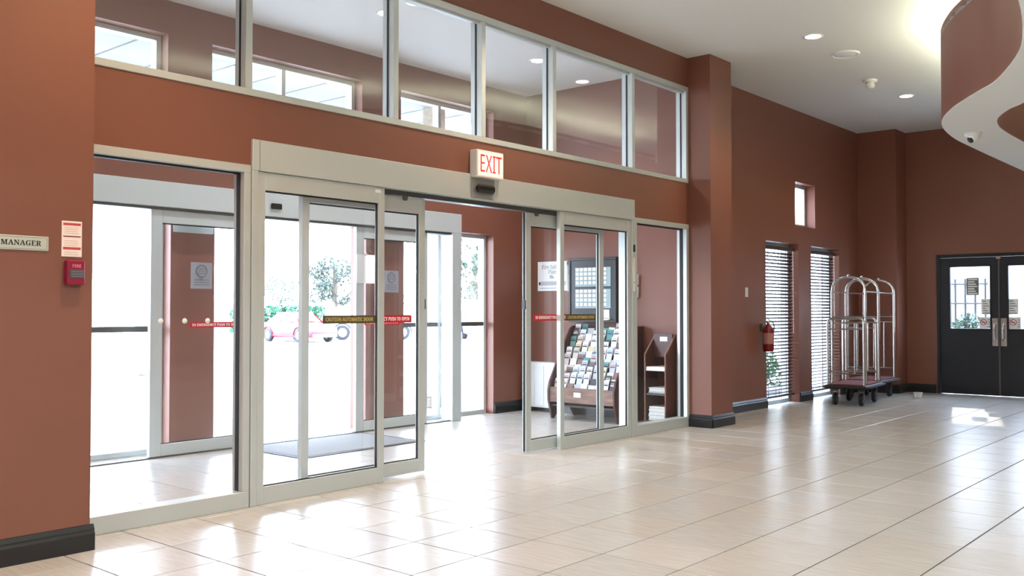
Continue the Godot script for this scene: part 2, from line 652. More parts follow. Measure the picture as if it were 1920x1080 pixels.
func entrance() -> void:
	var A: Material = mats["aluminium"]
	var G: Material = mats["clear_glass"]
	# clerestory: six panes between mullions
	var w := window_node("window_1", "long band of six high window panes in grey aluminium above the entrance")
	var z0 := -0.115
	var z1 := 0.012
	box_obj("top_rail", A, w, 2.37, 9.14, 3.685, 3.735, z0, z1, 0.003)
	box_obj("bottom_rail", A, w, 2.37, 9.14, 2.67, 2.715, z0, z1, 0.003)
	var mx := [2.39, 3.52, 4.805, 5.785, 6.745, 8.045, 9.115]
	for i in mx.size():
		box_obj("mullion", A, w, mx[i] - 0.025, mx[i] + 0.025, 2.715, 3.685, z0, z1, 0.003)
		# dark glazing gasket next to the mullion
		if i > 0:
			box_obj("gasket", mats["gasket"], w, mx[i] - 0.031, mx[i] - 0.025, 2.715, 3.685, -0.062, -0.048)
			var pn := new_st()
			for zz in [[-0.058, -1.0], [-0.052, 1.0]]:
				quad_out(pn, Vector3(mx[i - 1] + 0.025, 2.715, zz[0]), Vector3(mx[i] - 0.025, 2.715, zz[0]), Vector3(mx[i] - 0.025, 3.685, zz[0]), Vector3(mx[i - 1] + 0.025, 3.685, zz[0]), Vector3(mx[i], 3.2, zz[0] - zz[1]))
			obj("pane", pn, G, w)
			box_obj("glazing_bead", A, w, mx[i - 1] + 0.025, mx[i] - 0.025, 3.665, 3.685, -0.048, -0.02, 0.002)
	# sidelights
	sidelight("window_2", "tall glass sidelight with three white dots between the manager wall and the sliding doors", 2.37, 3.54, true)
	sidelight("window_3", "tall glass sidelight between the sliding doors and the column", 8.055, 9.14, false)
	sliding_door("door_1", "grey aluminium automatic sliding entrance doors standing half open under the exit sign", 0.0, 3.545, 8.05, true)

func sidelight(called: String, label: String, x0: float, x1: float, dots: bool) -> void:
	var A: Material = mats["aluminium"]
	var w := window_node(called, label)
	var z0 := -0.11
	var z1 := 0.012
	box_obj("top_rail", A, w, x0, x1, 2.165, 2.215, z0, z1, 0.003)
	box_obj("bottom_rail", A, w, x0, x1, 0.0, 0.105, z0, z1, 0.003)
	for s in [x0, x1 - 0.05]:
		box_obj("stile", A, w, s, s + 0.05, 0.105, 2.165, z0, z1, 0.003)
	box_obj("gasket", mats["gasket"], w, x1 - 0.0535, x1 - 0.05, 0.105, 2.165, -0.075, -0.035)
	box_obj("gasket", mats["gasket"], w, x0 + 0.05, x1 - 0.05, 2.153, 2.165, -0.075, -0.035)
	var p := pane("pane", w, Vector3(x0 + 0.05, 0, -0.055), Vector3(x1 - 0.05, 0, -0.055), 0.105, 2.165, mats["clear_glass"])
	if dots:
		for x in [2.954, 3.113, 3.271]:
			var st := new_st()
			lathe(st, [Vector2(0, 0), Vector2(0.017, 0), Vector2(0.017, 0.0015), Vector2(0, 0.0015)], 20, Transform3D(Basis(Vector3(1, 0, 0), Vector3(0, 0, 1), Vector3(0, -1, 0)), Vector3(x, 1.205, -0.0545)))
			obj("safety_dot", st, mats["paper"], p)

# one framed glass panel of a sliding door; x0..x1, its front face at z, thickness 0.045
func door_panel(called: String, parent: Node, x0: float, x1: float, z: float, stile: float, low: float, y1: float) -> MeshInstance3D:
	var st := new_st()
	var t := 0.045
	bx(st, x0, x0 + stile, low, y1, z - t, z, 0.003)
	bx(st, x1 - stile, x1, low, y1, z - t, z, 0.003)
	bx(st, x0 + stile, x1 - stile, low, 0.115, z - t, z, 0.003)
	bx(st, x0 + stile, x1 - stile, y1 - 0.12, y1, z - t, z, 0.003)
	var f := obj(called, st, mats["aluminium"], parent)
	pane("pane", f, Vector3(x0 + stile, 0, z - 0.022), Vector3(x1 - stile, 0, z - 0.022), 0.115, y1 - 0.12, mats["clear_glass"])
	var gk := new_st()
	bx(gk, x0 + stile, x0 + stile + 0.006, 0.115, y1 - 0.12, z - 0.03, z - 0.014)
	bx(gk, x1 - stile - 0.006, x1 - stile, 0.115, y1 - 0.12, z - 0.03, z - 0.014)
	bx(gk, x0 + stile, x1 - stile, y1 - 0.13, y1 - 0.12, z - 0.03, z - 0.014)
	bx(gk, x0 + stile, x1 - stile, 0.115, 0.122, z - 0.03, z - 0.014)
	obj("gasket", gk, mats["gasket"], f)
	return f

func strip(parent: Node, called: String, words: String, x0: float, x1: float, y: float, z: float, h: float, back: Material, ink: Material) -> void:
	box_obj(called, back, parent, x0, x1, y - h / 2, y + h / 2, z, z + 0.001)
	var t := text(called + "_lettering", words, h * 0.46, ink, parent, T((x0 + x1) / 2, y, z + 0.0015), "Droid Sans", 1.0, 0.001, 700)
	var wd := t.get_aabb().size.x
	if wd > 0.01:
		t.scale.x = (x1 - x0) * 0.9 / wd

func sliding_door(called: String, label: String, z: float, x0: float, x1: float, inner: bool) -> void:
	var A: Material = mats["aluminium"]
	var d := thing(called, label, "door", Vector3.ZERO, 0.0, "", "structure")
	var hd := new_st()
	bx(hd, x0, x1, 2.185, 2.388, z - 0.16, z + 0.022, 0.004)
	var h := obj("header", hd, A, d)
	box_obj("cover_joint", mats["gasket"], h, x0 + 0.052, x0 + 0.0545, 2.19, 2.384, z + 0.0215, z + 0.0225)
	box_obj("track", mats["aluminium_dark"], d, x0 + 0.05, x1 - 0.05, 2.15, 2.185, z - 0.14, z - 0.05)
	for s in [x0, x1 - 0.045]:
		box_obj("jamb", A, d, s, s + 0.045, 0, 2.185, z - 0.15, z + 0.018, 0.003)
	# fixed panels, each flush with the lobby face
	var fl := door_panel("fixed_panel", d, x0 + 0.05, x0 + 1.155, z + 0.005, 0.06, 0.0, 2.183)
	var fr := door_panel("fixed_panel", d, x1 - 1.215, x1 - 0.05, z + 0.005, 0.06, 0.0, 2.183)
	# leaves run behind them
	var ll := door_panel("sliding_leaf", d, x0 + 0.465, x0 + 1.645, z - 0.07, 0.062, 0.014, 2.145)
	var lr := door_panel("sliding_leaf", d, x1 - 1.615, x1 - 0.42, z - 0.07, 0.07, 0.014, 2.145)
	for l in [[ll, x0 + 1.645], [lr, x1 - 1.615]]:
		var s: float = 1.0 if l[0] == ll else -1.0
		box_obj("edge_seal", mats["gasket"], l[0], l[1], l[1] + s * 0.008, 0.02, 2.14, z - 0.1, z - 0.085)
		box_obj("lock", mats["plastic_black"], l[0], l[1] - s * 0.0, l[1] + s * 0.012, 1.28, 1.36, z - 0.112, z - 0.075)
	# door decals
	strip(fl, "caution_strip", "CAUTION AUTOMATIC DOOR", x0 + 0.60, x0 + 1.085, 1.205, z - 0.0165, 0.058, mats["sticker_brown"], mats["gold_print"])
	strip(fr, "caution_strip", "CAUTION AUTOMATIC DOOR", x1 - 1.105, x1 - 0.64, 1.205, z - 0.0165, 0.058, mats["sticker_brown"], mats["gold_print"])
	strip(ll, "emergency_strip", "IN EMERGENCY PUSH TO OPEN", x0 + 1.02, x0 + 1.52, 1.205, z - 0.0915, 0.058, mats["sticker_red"], mats["paper"])
	strip(lr, "emergency_strip", "IN EMERGENCY PUSH TO OPEN", x1 - 1.485, x1 - 0.96, 1.205, z - 0.0915, 0.058, mats["sticker_red"], mats["paper"])
	box_obj("rating_tag", mats["paper"], fl, x0 + 1.06, x0 + 1.115, 2.140, 2.165, z + 0.005, z + 0.0065)
	for l in [[ll, x0 + 1.42], [lr, x1 - 1.48]]:
		var sg := new_st()
		lathe(sg, [Vector2(0, -0.035), Vector2(0.016, -0.032), Vector2(0.022, -0.015), Vector2(0.022, 0)], 12, T(l[1], 2.15, z - 0.06))
		obj("guide_stop", sg, mats["aluminium_dark"], l[0])
	if inner:
		var k := new_st()
		bx(k, 8.02, 8.045, 1.86, 1.935, 0.018, 0.03, 0.004)
		obj("key_switch", k, mats["plastic_black"], d)
		k = new_st()
		bx(k, 8.018, 8.046, 1.56, 1.80, 0.018, 0.026, 0.003)
		bx(k, 8.02, 8.044, 1.46, 1.545, 0.018, 0.026, 0.003)
		obj("switch_plate", k, mats["plastic_white"], d)

# ---------------------------------------------------------------- outer wall glazing and outer doors
func frame_window(called: String, label: String, x0: float, x1: float, y0: float, y1: float, z: float, mull: Array, trans: Array) -> Node3D:
	var A: Material = mats["aluminium"]
	var w := window_node(called, label)
	box_obj("top_rail", A, w, x0, x1, y1 - 0.045, y1, z - 0.05, z + 0.05, 0.003)
	box_obj("bottom_rail", A, w, x0, x1, y0, y0 + 0.05, z - 0.05, z + 0.05, 0.003)
	var xs := [x0]
	for m in mull:
		xs.append(m)
	xs.append(x1)
	for i in xs.size():
		var c: float = xs[i]
		if i == 0:
			c += 0.0225
		elif i == xs.size() - 1:
			c -= 0.0225
		box_obj("mullion", A, w, c - 0.0225, c + 0.0225, y0 + 0.05, y1 - 0.045, z - 0.05, z + 0.05, 0.003)
	for i in xs.size() - 1:
		var a: float = xs[i] + (0.045 if i == 0 else 0.0225)
		var b: float = xs[i + 1] - (0.045 if i == xs.size() - 2 else 0.0225)
		pane("pane", w, Vector3(a, 0, z), Vector3(b, 0, z), y0 + 0.05, y1 - 0.045, mats["clear_glass"])
		for t in trans:
			box_obj("transom", mats["aluminium_dark"], w, a, b, t - 0.025, t + 0.025, z - 0.04, z + 0.045, 0.003)
	return w

func outer_wall() -> void:
	var zf := ZO - 0.17
	frame_window("window_4", "left high window in the outer vestibule wall", 2.9, 4.34, 2.8, 3.73, zf, [], [])
	frame_window("window_5", "two-pane high window in the outer vestibule wall over the outer doors", 4.78, 6.58, 2.8, 3.73, zf, [5.66], [])
	frame_window("window_6", "right two-pane high window in the outer vestibule wall", 7.14, 8.69, 2.8, 3.73, zf, [7.87], [])
	frame_window("window_7", "left floor window in the outer vestibule wall with a dark cross rail", 2.9, 4.38, 0.0, 2.2, zf, [], [1.105])
	frame_window("window_8", "right two-pane floor window in the outer vestibule wall with a dark cross rail", 7.19, 8.69, 0.0, 2.2, zf, [7.87], [1.105])
	# outer doors, in front of the wall
	var A: Material = mats["aluminium"]
	var d := thing("door_2", "grey aluminium outer sliding doors seen through the entrance glass", "door", Vector3.ZERO, 0.0, "", "structure")
	var hs := new_st()
	bx(hs, 3.35, 7.93, 2.165, 2.385, ZO, -2.285, 0.004)
	var h := obj("header", hs, A, d)
	box_obj("track", mats["aluminium_dark"], d, 3.4, 7.88, 2.14, 2.165, ZO + 0.01, -2.31)
	box_obj("motion_sensor", mats["plastic_black"], h, 5.30, 5.42, 2.235, 2.29, -2.285, -2.262, 0.008)
	for s in [3.35, 7.78]:
		box_obj("jamb", A, d, s, s + 0.15, 0, 2.165, ZO, -2.285, 0.004)
	var ll := door_panel("sliding_leaf", d, 4.12, 5.14, -2.33, 0.105, 0.012, 2.15)
	var lr := door_panel("sliding_leaf", d, 6.39, 7.42, -2.33, 0.105, 0.012, 2.15)
	box_obj("sensor_plate", A, d, 4.40, 4.80, 1.97, 2.14, ZO - 0.001, ZO + 0.012, 0.003)
	box_obj("beam_sensor", mats["plastic_black"], d, 4.47, 4.64, 2.035, 2.075, ZO + 0.012, ZO + 0.03, 0.006)
	box_obj("guide_rail", mats["aluminium_dark"], d, 3.5, 7.78, 0.0, 0.01, -2.40, -2.32)
	for q in [[ll, 4.51, 1], [lr, 6.79, 2]]:
		var x: float = q[1]
		var n := box_obj("notice_sticker", mats["notice_film"] if mats.has("notice_film") else film(), q[0], x, x + 0.21, 1.465, 1.70, -2.352, -2.3495)
		var r := new_st()
		var ring := []
		for k in 20:
			ring.append(Vector3(x + 0.105 + 0.052 * cos(TAU * k / 20), 1.625 + 0.052 * sin(TAU * k / 20), -2.349))
		tube(r, ring, 0.006, 5, true)
		for k in 3:
			bx(r, x + 0.068, x + 0.142, 1.60 + k * 0.02, 1.607 + k * 0.02, -2.3495, -2.348)
		for k in 3:
			bx(r, x + 0.03, x + 0.18, 1.495 + k * 0.022, 1.503 + k * 0.022, -2.3495, -2.3485)
		obj("round_emblem", r, mats["grey_ink"], n if false else q[0])
	strip(ll, "emergency_strip", "IN EMERGENCY PUSH TO OPEN", 4.50, 5.03, 1.14, -2.3515, 0.05, mats["sticker_red"], mats["paper"])
	strip(lr, "emergency_strip", "IN EMERGENCY PUSH TO OPEN", 6.52, 7.02, 1.14, -2.3515, 0.05, mats["sticker_red"], mats["paper"])

func film() -> StandardMaterial3D:
	return mat("notice_film", C8(150, 152, 160), 0.6)

# ---------------------------------------------------------------- right part of the lobby
func blind_window(called: String, x0: float, x1: float, wlabel: String, blabel: String) -> void:
	frame_window(called, wlabel, x0, x1, 0.0, 2.19, ZB - 0.19, [], [])
	var z := ZB - 0.085
	var t := thing("venetian_blind", blabel, "blind", Vector3((x0 + x1) / 2, 0, z), 0.0, "dark venetian blinds in the tall windows")
	var w := x1 - x0 - 0.03
	box_obj("headrail", mats["blind_dark"], t, -w / 2, w / 2, 2.09, 2.135, -0.03, 0.03, 0.004)
	box_obj("bottom_rail", mats["blind_dark"], t, -w / 2, w / 2, 0.10, 0.122, -0.025, 0.025, 0.004)
	var st := new_st()
	var n := 6
	var tilt := deg_to_rad(27.0)
	for k in n:
		var p := []
		for e in [0, 1]:
			var u: float = -1.0 + 2.0 * (k + e) / n
			var q := Vector2(u * 0.024, 0.004 * (1.0 - u * u)).rotated(tilt)
			p.append(q)
		var a: Vector2 = p[0]
		var b: Vector2 = p[1]
		for f in [1.0, -1.0]:
			var off: float = 0.0012 * f
			var c := Vector3(0, (a.y + b.y) / 2 - f * 0.05, (a.x + b.x) / 2)
			quad_out(st, Vector3(-w / 2, a.y + off, a.x), Vector3(w / 2, a.y + off, a.x), Vector3(w / 2, b.y + off, b.x), Vector3(-w / 2, b.y + off, b.x), c)
	var mesh := done(st)
	for k in 42:
		put("blind_slat", mesh, mats["blind_dark"], t, T(0, 0.15 + k * 0.0462, rng.randf_range(-0.001, 0.001)))
	for s in [-0.33, 0.0, 0.33]:
		var c := new_st()
		tube(c, [Vector3(s, 0.11, 0.024), Vector3(s, 2.10, 0.024)], 0.003, 5)
		tube(c, [Vector3(s, 0.11, -0.024), Vector3(s, 2.10, -0.024)], 0.003, 5)
		obj("ladder_cord", c, mats["blind_dark"], t)
	var wand := new_st()
	tube(wand, [Vector3(w / 2 - 0.06, 2.09, 0.035), Vector3(w / 2 - 0.06, 0.95, 0.04)], 0.004, 6)
	obj("pull_cord", wand, mats["plastic_white"], t)

func lobby_right() -> void:
	mat("blind_dark", C8(58, 45, 41), 0.5)
	blind_window("window_9", 11.54, 12.56, "tall window behind the left venetian blind", "dark venetian blind in the tall window beside the fire extinguisher")
	blind_window("window_10", 12.99, 14.02, "tall window behind the right venetian blind", "dark venetian blind in the tall window behind the luggage carts")
	frame_window("window_11", "small square window high above the two tall blinds", 12.47, 13.14, 2.45, 3.06, ZB - 0.19, [], [])
	# double doors
	var K: Material = mats["black_door"]
	var d := thing("door_3", "black double doors with half windows and chrome pull handles in the end wall", "door", Vector3.ZERO, 0.0, "", "structure")
	var f := new_st()
	bx(f, XF - 0.02, XF + 0.16, 0, 2.12, 0.81, 0.85, 0.004)
	bx(f, XF - 0.02, XF + 0.16, 0, 2.12, 2.51, 2.55, 0.004)
	bx(f, XF - 0.02, XF + 0.16, 2.07, 2.12, 0.85, 2.51, 0.004)
	obj("door_frame", f, K, d)
	for q in [[0.853, 1.677, 1.0], [1.683, 2.507, -1.0]]:
		var a: float = q[0]
		var b: float = q[1]
		var g0 := a + 0.14
		var g1 := b - 0.115
		if q[2] < 0:
			g0 = a + 0.115
			g1 = b - 0.14
		var st := new_st()
		wall(st, 2, a, b, 0.008, 2.066, XF + 0.01, XF + 0.055, [[g0, g1, 0.99, 1.935]])
		var leaf := obj("door_leaf", st, K, d)
		var bd := new_st()
		for s in [[g0 - 0.012, g0 + 0.008], [g1 - 0.008, g1 + 0.012]]:
			bx(bd, XF + 0.0, XF + 0.065, 0.978, 1.947, s[0], s[1], 0.003)
		bx(bd, XF + 0.0, XF + 0.065, 0.978, 0.998, g0, g1, 0.003)
		bx(bd, XF + 0.0, XF + 0.065, 1.927, 1.947, g0, g1, 0.003)
		obj("glazing_frame", bd, K, leaf)
		pane("pane", leaf, Vector3(XF + 0.03, 0, g0), Vector3(XF + 0.03, 0, g1), 0.998, 1.927, mats["clear_glass"])
		var hz: float = (b - 0.055) if q[2] > 0 else (a + 0.055)
		var hs := new_st()
		bx(hs, XF + 0.002, XF + 0.01, 0.74, 1.155, hz - 0.042, hz + 0.042, 0.004)
		obj("push_plate", hs, mats["steel"], leaf)
		var hp := new_st()
		tube(hp, smooth_path([Vector3(XF + 0.004, 0.82, hz), Vector3(XF - 0.035, 0.835, hz), Vector3(XF - 0.045, 0.87, hz), Vector3(XF - 0.045, 1.03, hz), Vector3(XF - 0.035, 1.065, hz), Vector3(XF + 0.004, 1.08, hz)], 4), 0.011, 8)
		obj("pull_handle", hp, mats["chrome"], leaf)
	var as_ := new_st()
	bx(as_, XF - 0.004, XF + 0.012, 0.01, 2.06, 1.668, 1.692, 0.003)
	obj("astragal", as_, mats["aluminium_dark"], d)
	var la := new_st()
	bx(la, XF - 0.02, XF + 0.01, 2.03, 2.075, 1.645, 1.715, 0.006)
	obj("top_bolt", la, mats["steel"], d)
	# papers taped inside the door glass
	var items := [["no_smoking_sign", 1.40, 1.557, 1.0, 1.17, "white no smoking notice low in the glass of the left black door", true], ["hours_sign", 1.43, 1.557, 1.21, 1.44, "white printed notice above the no smoking notice in the left black door glass", false],
		["notice_sheet", 1.225, 1.40, 1.50, 1.76, "grey printed sheet at the middle of the left black door glass", false], ["no_smoking_sign", 1.80, 1.96, 1.0, 1.17, "white no smoking notice low in the glass of the right black door", true], ["hours_sign", 1.80, 1.93, 1.21, 1.44, "white printed notice above the no smoking notice in the right black door glass", false]]
	for it in items:
		var o := thing(it[0], it[5], "sign", Vector3(XF + 0.026, 0, 0))
		var grey: bool = it[0] == "notice_sheet"
		var z0: float = it[1]
		var z1: float = it[2]
		var y0: float = it[3]
		var y1: float = it[4]
		box_obj("sheet", mats["grey_sheet"] if mats.has("grey_sheet") and grey else (mat("grey_sheet", C8(120, 128, 126), 0.7) if grey else mats["paper"]), o, -0.0008, 0.0, y0, y1, z0, z1)
		var p := new_st()
		var zc := (z0 + z1) / 2
		var yc := (y0 + y1) / 2
		if it[6]:
			var ring := []
			for k in 24:
				ring.append(Vector3(-0.0015, yc + 0.01 + 0.042 * sin(TAU * k / 24), zc - 0.02 + 0.042 * cos(TAU * k / 24)))
			tube(p, ring, 0.005, 5, true)
			tube(p, [Vector3(-0.0015, yc + 0.04, zc - 0.05), Vector3(-0.0015, yc - 0.02, zc + 0.01)], 0.005, 5)
			obj("prohibition_ring", p, mats["sticker_red"], o)
			p = new_st()
			for k in 4:
				box_obj("print_line", mats["ink"], o, -0.002, -0.0008, y0 + 0.03 + 0.032 * k, y0 + 0.037 + 0.032 * k, z1 - 0.045, z1 - 0.01)
			box_obj("cigarette_mark", mats["ink"], o, -0.002, -0.0008, yc + 0.004, yc + 0.014, zc - 0.045, zc + 0.002)
		else:
			for k in int((y1 - y0) / 0.035):
				box_obj("print_line", mats["paper"] if grey else mats["grey_ink"], o, -0.002, -0.0008, y0 + 0.014 + k * 0.035, y0 + (0.034 if grey else 0.026) + k * 0.035, z0 + 0.02, z1 - 0.02 - 0.02 * (k % 3))

# ---------------------------------------------------------------- curved hanging soffit
func soffit() -> void:
	var outer := smooth_path([Vector2(12.85, 2.62), Vector2(12.49, 2.62), Vector2(11.04, 2.61), Vector2(10.3, 2.61), Vector2(9.68, 2.62), Vector2(9.08, 2.69), Vector2(8.66, 2.80), Vector2(8.24, 2.99), Vector2(7.93, 3.18), Vector2(7.68, 3.35), Vector2(7.41, 3.53), Vector2(6.81, 3.79), Vector2(6.36, 3.925), Vector2(5.62, 4.07), Vector2(5.0, 4.12), Vector2(4.4, 4.06), Vector2(3.6, 3.92), Vector2(2.6, 3.86), Vector2(1.2, 3.92), Vector2(0.0, 3.98)], 5)
	var inner := smooth_path([Vector2(0.0, 4.45), Vector2(1.2, 4.40), Vector2(2.6, 4.34), Vector2(3.6, 4.40), Vector2(4.5, 4.54), Vector2(5.3, 4.58), Vector2(6.1, 4.49), Vector2(6.9, 4.28), Vector2(7.65, 3.93), Vector2(8.35, 3.51), Vector2(8.57, 3.345), Vector2(8.92, 3.18), Vector2(9.32, 3.10), Vector2(9.72, 3.08), Vector2(10.23, 3.08), Vector2(11.5, 3.08), Vector2(12.85, 3.08)], 5)
	var poly := PackedVector2Array()
	for p in outer:
		poly.append(p)
	for p in inner:
		poly.append(p)
	# local xy = world xz, local z = down
	var xf := Transform3D(Basis(Vector3(1, 0, 0), Vector3(0, 0, 1), Vector3(0, -1, 0)), Vector3.ZERO)
	var t := thing("curved_soffit", "curved hanging ceiling band with terracotta sides and a white underside at the upper right", "soffit", Vector3.ZERO, 0.0, "", "structure")
	var st := new_st()
	prism(st, poly, -3.74, -2.935, xf, false, true, true)
	obj("side", st, mats["terracotta_paint"], t)
	st = new_st()
	prism(st, poly, -2.935, -2.93, xf)
	obj("underside", st, mats["ceiling_paint"], t)
	st = new_st()
	prism(st, poly, -3.70, -3.66, xf)
	obj("top_board", st, mats["ceiling_paint"], t)
	# light strips lying in the trough on top, they wash the ceiling
	var L := GLOWC
	var mid := smooth_path([Vector2(12.8, 2.85), Vector2(11.0, 2.85), Vector2(9.7, 2.86), Vector2(9.0, 2.98), Vector2(8.4, 3.24), Vector2(7.7, 3.68), Vector2(6.9, 4.02), Vector2(6.1, 4.22), Vector2(5.1, 4.34), Vector2(4.3, 4.28), Vector2(3.4, 4.14), Vector2(2.6, 4.10), Vector2(1.2, 4.16), Vector2(0.1, 4.2)], 4)
	var run := 0.0
	var last: Vector2 = mid[0]
	for p in mid:
		if last.distance_to(p) > 0.62:
			var c: Vector2 = (p + last) / 2.0
			var dir: Vector2 = p - last
			cove(t, Vector3(c.x, 0, c.y), dir.length() - 0.05, -atan2(dir.y, dir.x))
			last = p

const GLOWC := Color(0.98, 1.0, 0.90)

func cove(parent: Node, p: Vector3, len: float, turn: float) -> void:
	var st := new_st()
	box(st, Vector3.ZERO, Vector3(len, 0.025, 0.04), 0.004)
	var xf := Transform3D(Basis(Vector3.UP, turn), Vector3(p.x, 3.66 + 0.055, p.z))
	var o := obj("cove_light", st, glow("cove_glow", GLOWC, 3.0), parent, xf)
	var l := AreaLight3D.new()
	l.name = "cove_strip_light"
	l.area_size = Vector2(len, 0.04)
	l.light_energy = COVE * (1.35 if p.x > 9.4 else 0.32)
	l.light_color = GLOWC
	l.shadow_enabled = true
	l.position = Vector3(0, 0.02, 0)
	l.rotation.x = PI / 2
	o.add_child(l)

const COVE := 1.3
const DOWN := 2.4

# ---------------------------------------------------------------- ceiling fittings
func downlight(x: float, z: float, y: float, label: String, col: Color, e: float) -> void:
	var t := thing("downlight", label, "light", Vector3(x, y, z), 0.0, "recessed downlights")
	var st := new_st()
	lathe(st, [Vector2(0.075, 0.0), Vector2(0.078, -0.004), Vector2(0.10, -0.007), Vector2(0.102, 0.0)], 28)
	obj("trim_ring", st, mats["white_paint"], t)
	st = new_st()
	lathe(st, [Vector2(0.0, -0.006), Vector2(0.074, -0.006), Vector2(0.076, -0.001), Vector2(0.0, -0.001)], 28)
	var lens := obj("lens", st, glow("downlight_glow", Color(1.0, 0.96, 0.88), 9.0), t)
	var l := SpotLight3D.new()
	l.name = "downlight_lamp"
	l.light_color = col
	l.light_energy = e
	l.spot_angle = 62.0
	l.spot_angle_attenuation = 0.6
	l.spot_range = 20.0
	l.spot_attenuation = 2.0
	l.light_size = 0.07
	l.shadow_enabled = true
	l.position = Vector3(0, -0.03, 0)
	l.rotation.x = -PI / 2
	lens.add_child(l)

func lights() -> void:
	var warm := Color(1.0, 0.90, 0.78)
	downlight(9.24, 1.40, CEIL, "lit round downlight in the lobby ceiling nearest the column", warm, DOWN * 0.6)
	downlight(12.61, 1.23, CEIL, "lit round downlight in the lobby ceiling nearest the end wall", warm, DOWN * 0.3)
	downlight(5.87, 0.80, CEIL, "lit round downlight in the lobby ceiling above the sliding doors", warm, DOWN)
	downlight(2.6, 1.4, CEIL, "unseen round downlight in the lobby ceiling that warms the manager wall", Color(1.0, 0.82, 0.64), DOWN * 1.5)  # out of view, placed to warm the manager wall
	downlight(-0.8, 1.4, CEIL, "unseen round downlight left of the manager sign that warms the left wall", Color(1.0, 0.82, 0.64), DOWN * 1.5)  # also out of view, warms the far left of that wall
	var cool := Color(0.96, 0.97, 1.0)
	downlight(5.84, -1.26, 4.03, "lit round downlight in the vestibule ceiling seen through the second and third high panes", cool, 3.0)
	downlight(8.05, -1.24, 4.03, "lit round downlight in the vestibule ceiling seen through the fourth high pane", cool, 3.0)
	downlight(3.6, -1.26, 4.03, "lit round downlight in the vestibule ceiling behind the manager wall", cool, 2.0)
	# ceiling speaker
	var t := thing("ceiling_speaker", "flat round white ceiling speaker between the downlight and the smoke detector", "speaker", Vector3(10.1, CEIL, 1.40))
	var st := new_st()
	lathe(st, [Vector2(0.0, -0.012), Vector2(0.12, -0.012), Vector2(0.125, -0.008), Vector2(0.125, 0.0)], 32)
	obj("grille", st, mats["white_paint"], t)
	st = new_st()
	lathe(st, [Vector2(0.125, 0.0), Vector2(0.127, -0.014), Vector2(0.135, -0.018), Vector2(0.146, -0.012), Vector2(0.15, 0.0)], 32)
	obj("rim", st, mats["white_paint"], t)
	# smoke detector
	t = thing("smoke_detector", "white smoke detector on the ceiling between the two far downlights", "detector", Vector3(11.45, CEIL, 1.18))
	t.scale = Vector3(1.35, 1.35, 1.35)
	st = new_st()
	lathe(st, [Vector2(0.0, -0.022), Vector2(0.055, -0.022), Vector2(0.062, -0.016), Vector2(0.062, 0.0)], 28)
	obj("base", st, mats["plastic_white"], t)
	st = new_st()
	lathe(st, [Vector2(0.0, -0.078), Vector2(0.028, -0.076), Vector2(0.038, -0.066), Vector2(0.04, -0.04), Vector2(0.034, -0.034), Vector2(0.034, -0.022)], 24)
	obj("sensing_head", st, mats["plastic_white"], t)
	# dome camera
	t = thing("dome_camera", "white dome security camera under the curved soffit", "camera", Vector3(9.48, 2.93, 2.84), -0.7)
	st = new_st()
	lathe(st, [Vector2(0.0, -0.035), Vector2(0.062, -0.035), Vector2(0.075, -0.02), Vector2(0.078, 0.0)], 28)
	obj("mount", st, mats["plastic_white"], t)
	st = new_st()
	var dome := []
	for k in 9:
		var a := PI / 2 * k / 8
		dome.append(Vector2(0.058 * sin(a), -0.035 - 0.055 * cos(a)))
	lathe(st, dome, 28)
	obj("dome", st, mats["plastic_white"], t)
	st = new_st()
	lathe(st, [Vector2(0.0, 0.016), Vector2(0.022, 0.014), Vector2(0.036, 0.004), Vector2(0.036, -0.012)], 20, Transform3D(Basis(Vector3(0, 0, 1), deg_to_rad(118.0)), Vector3(-0.034, -0.062, 0.0)))
	obj("lens", st, mats["plastic_black"], t)

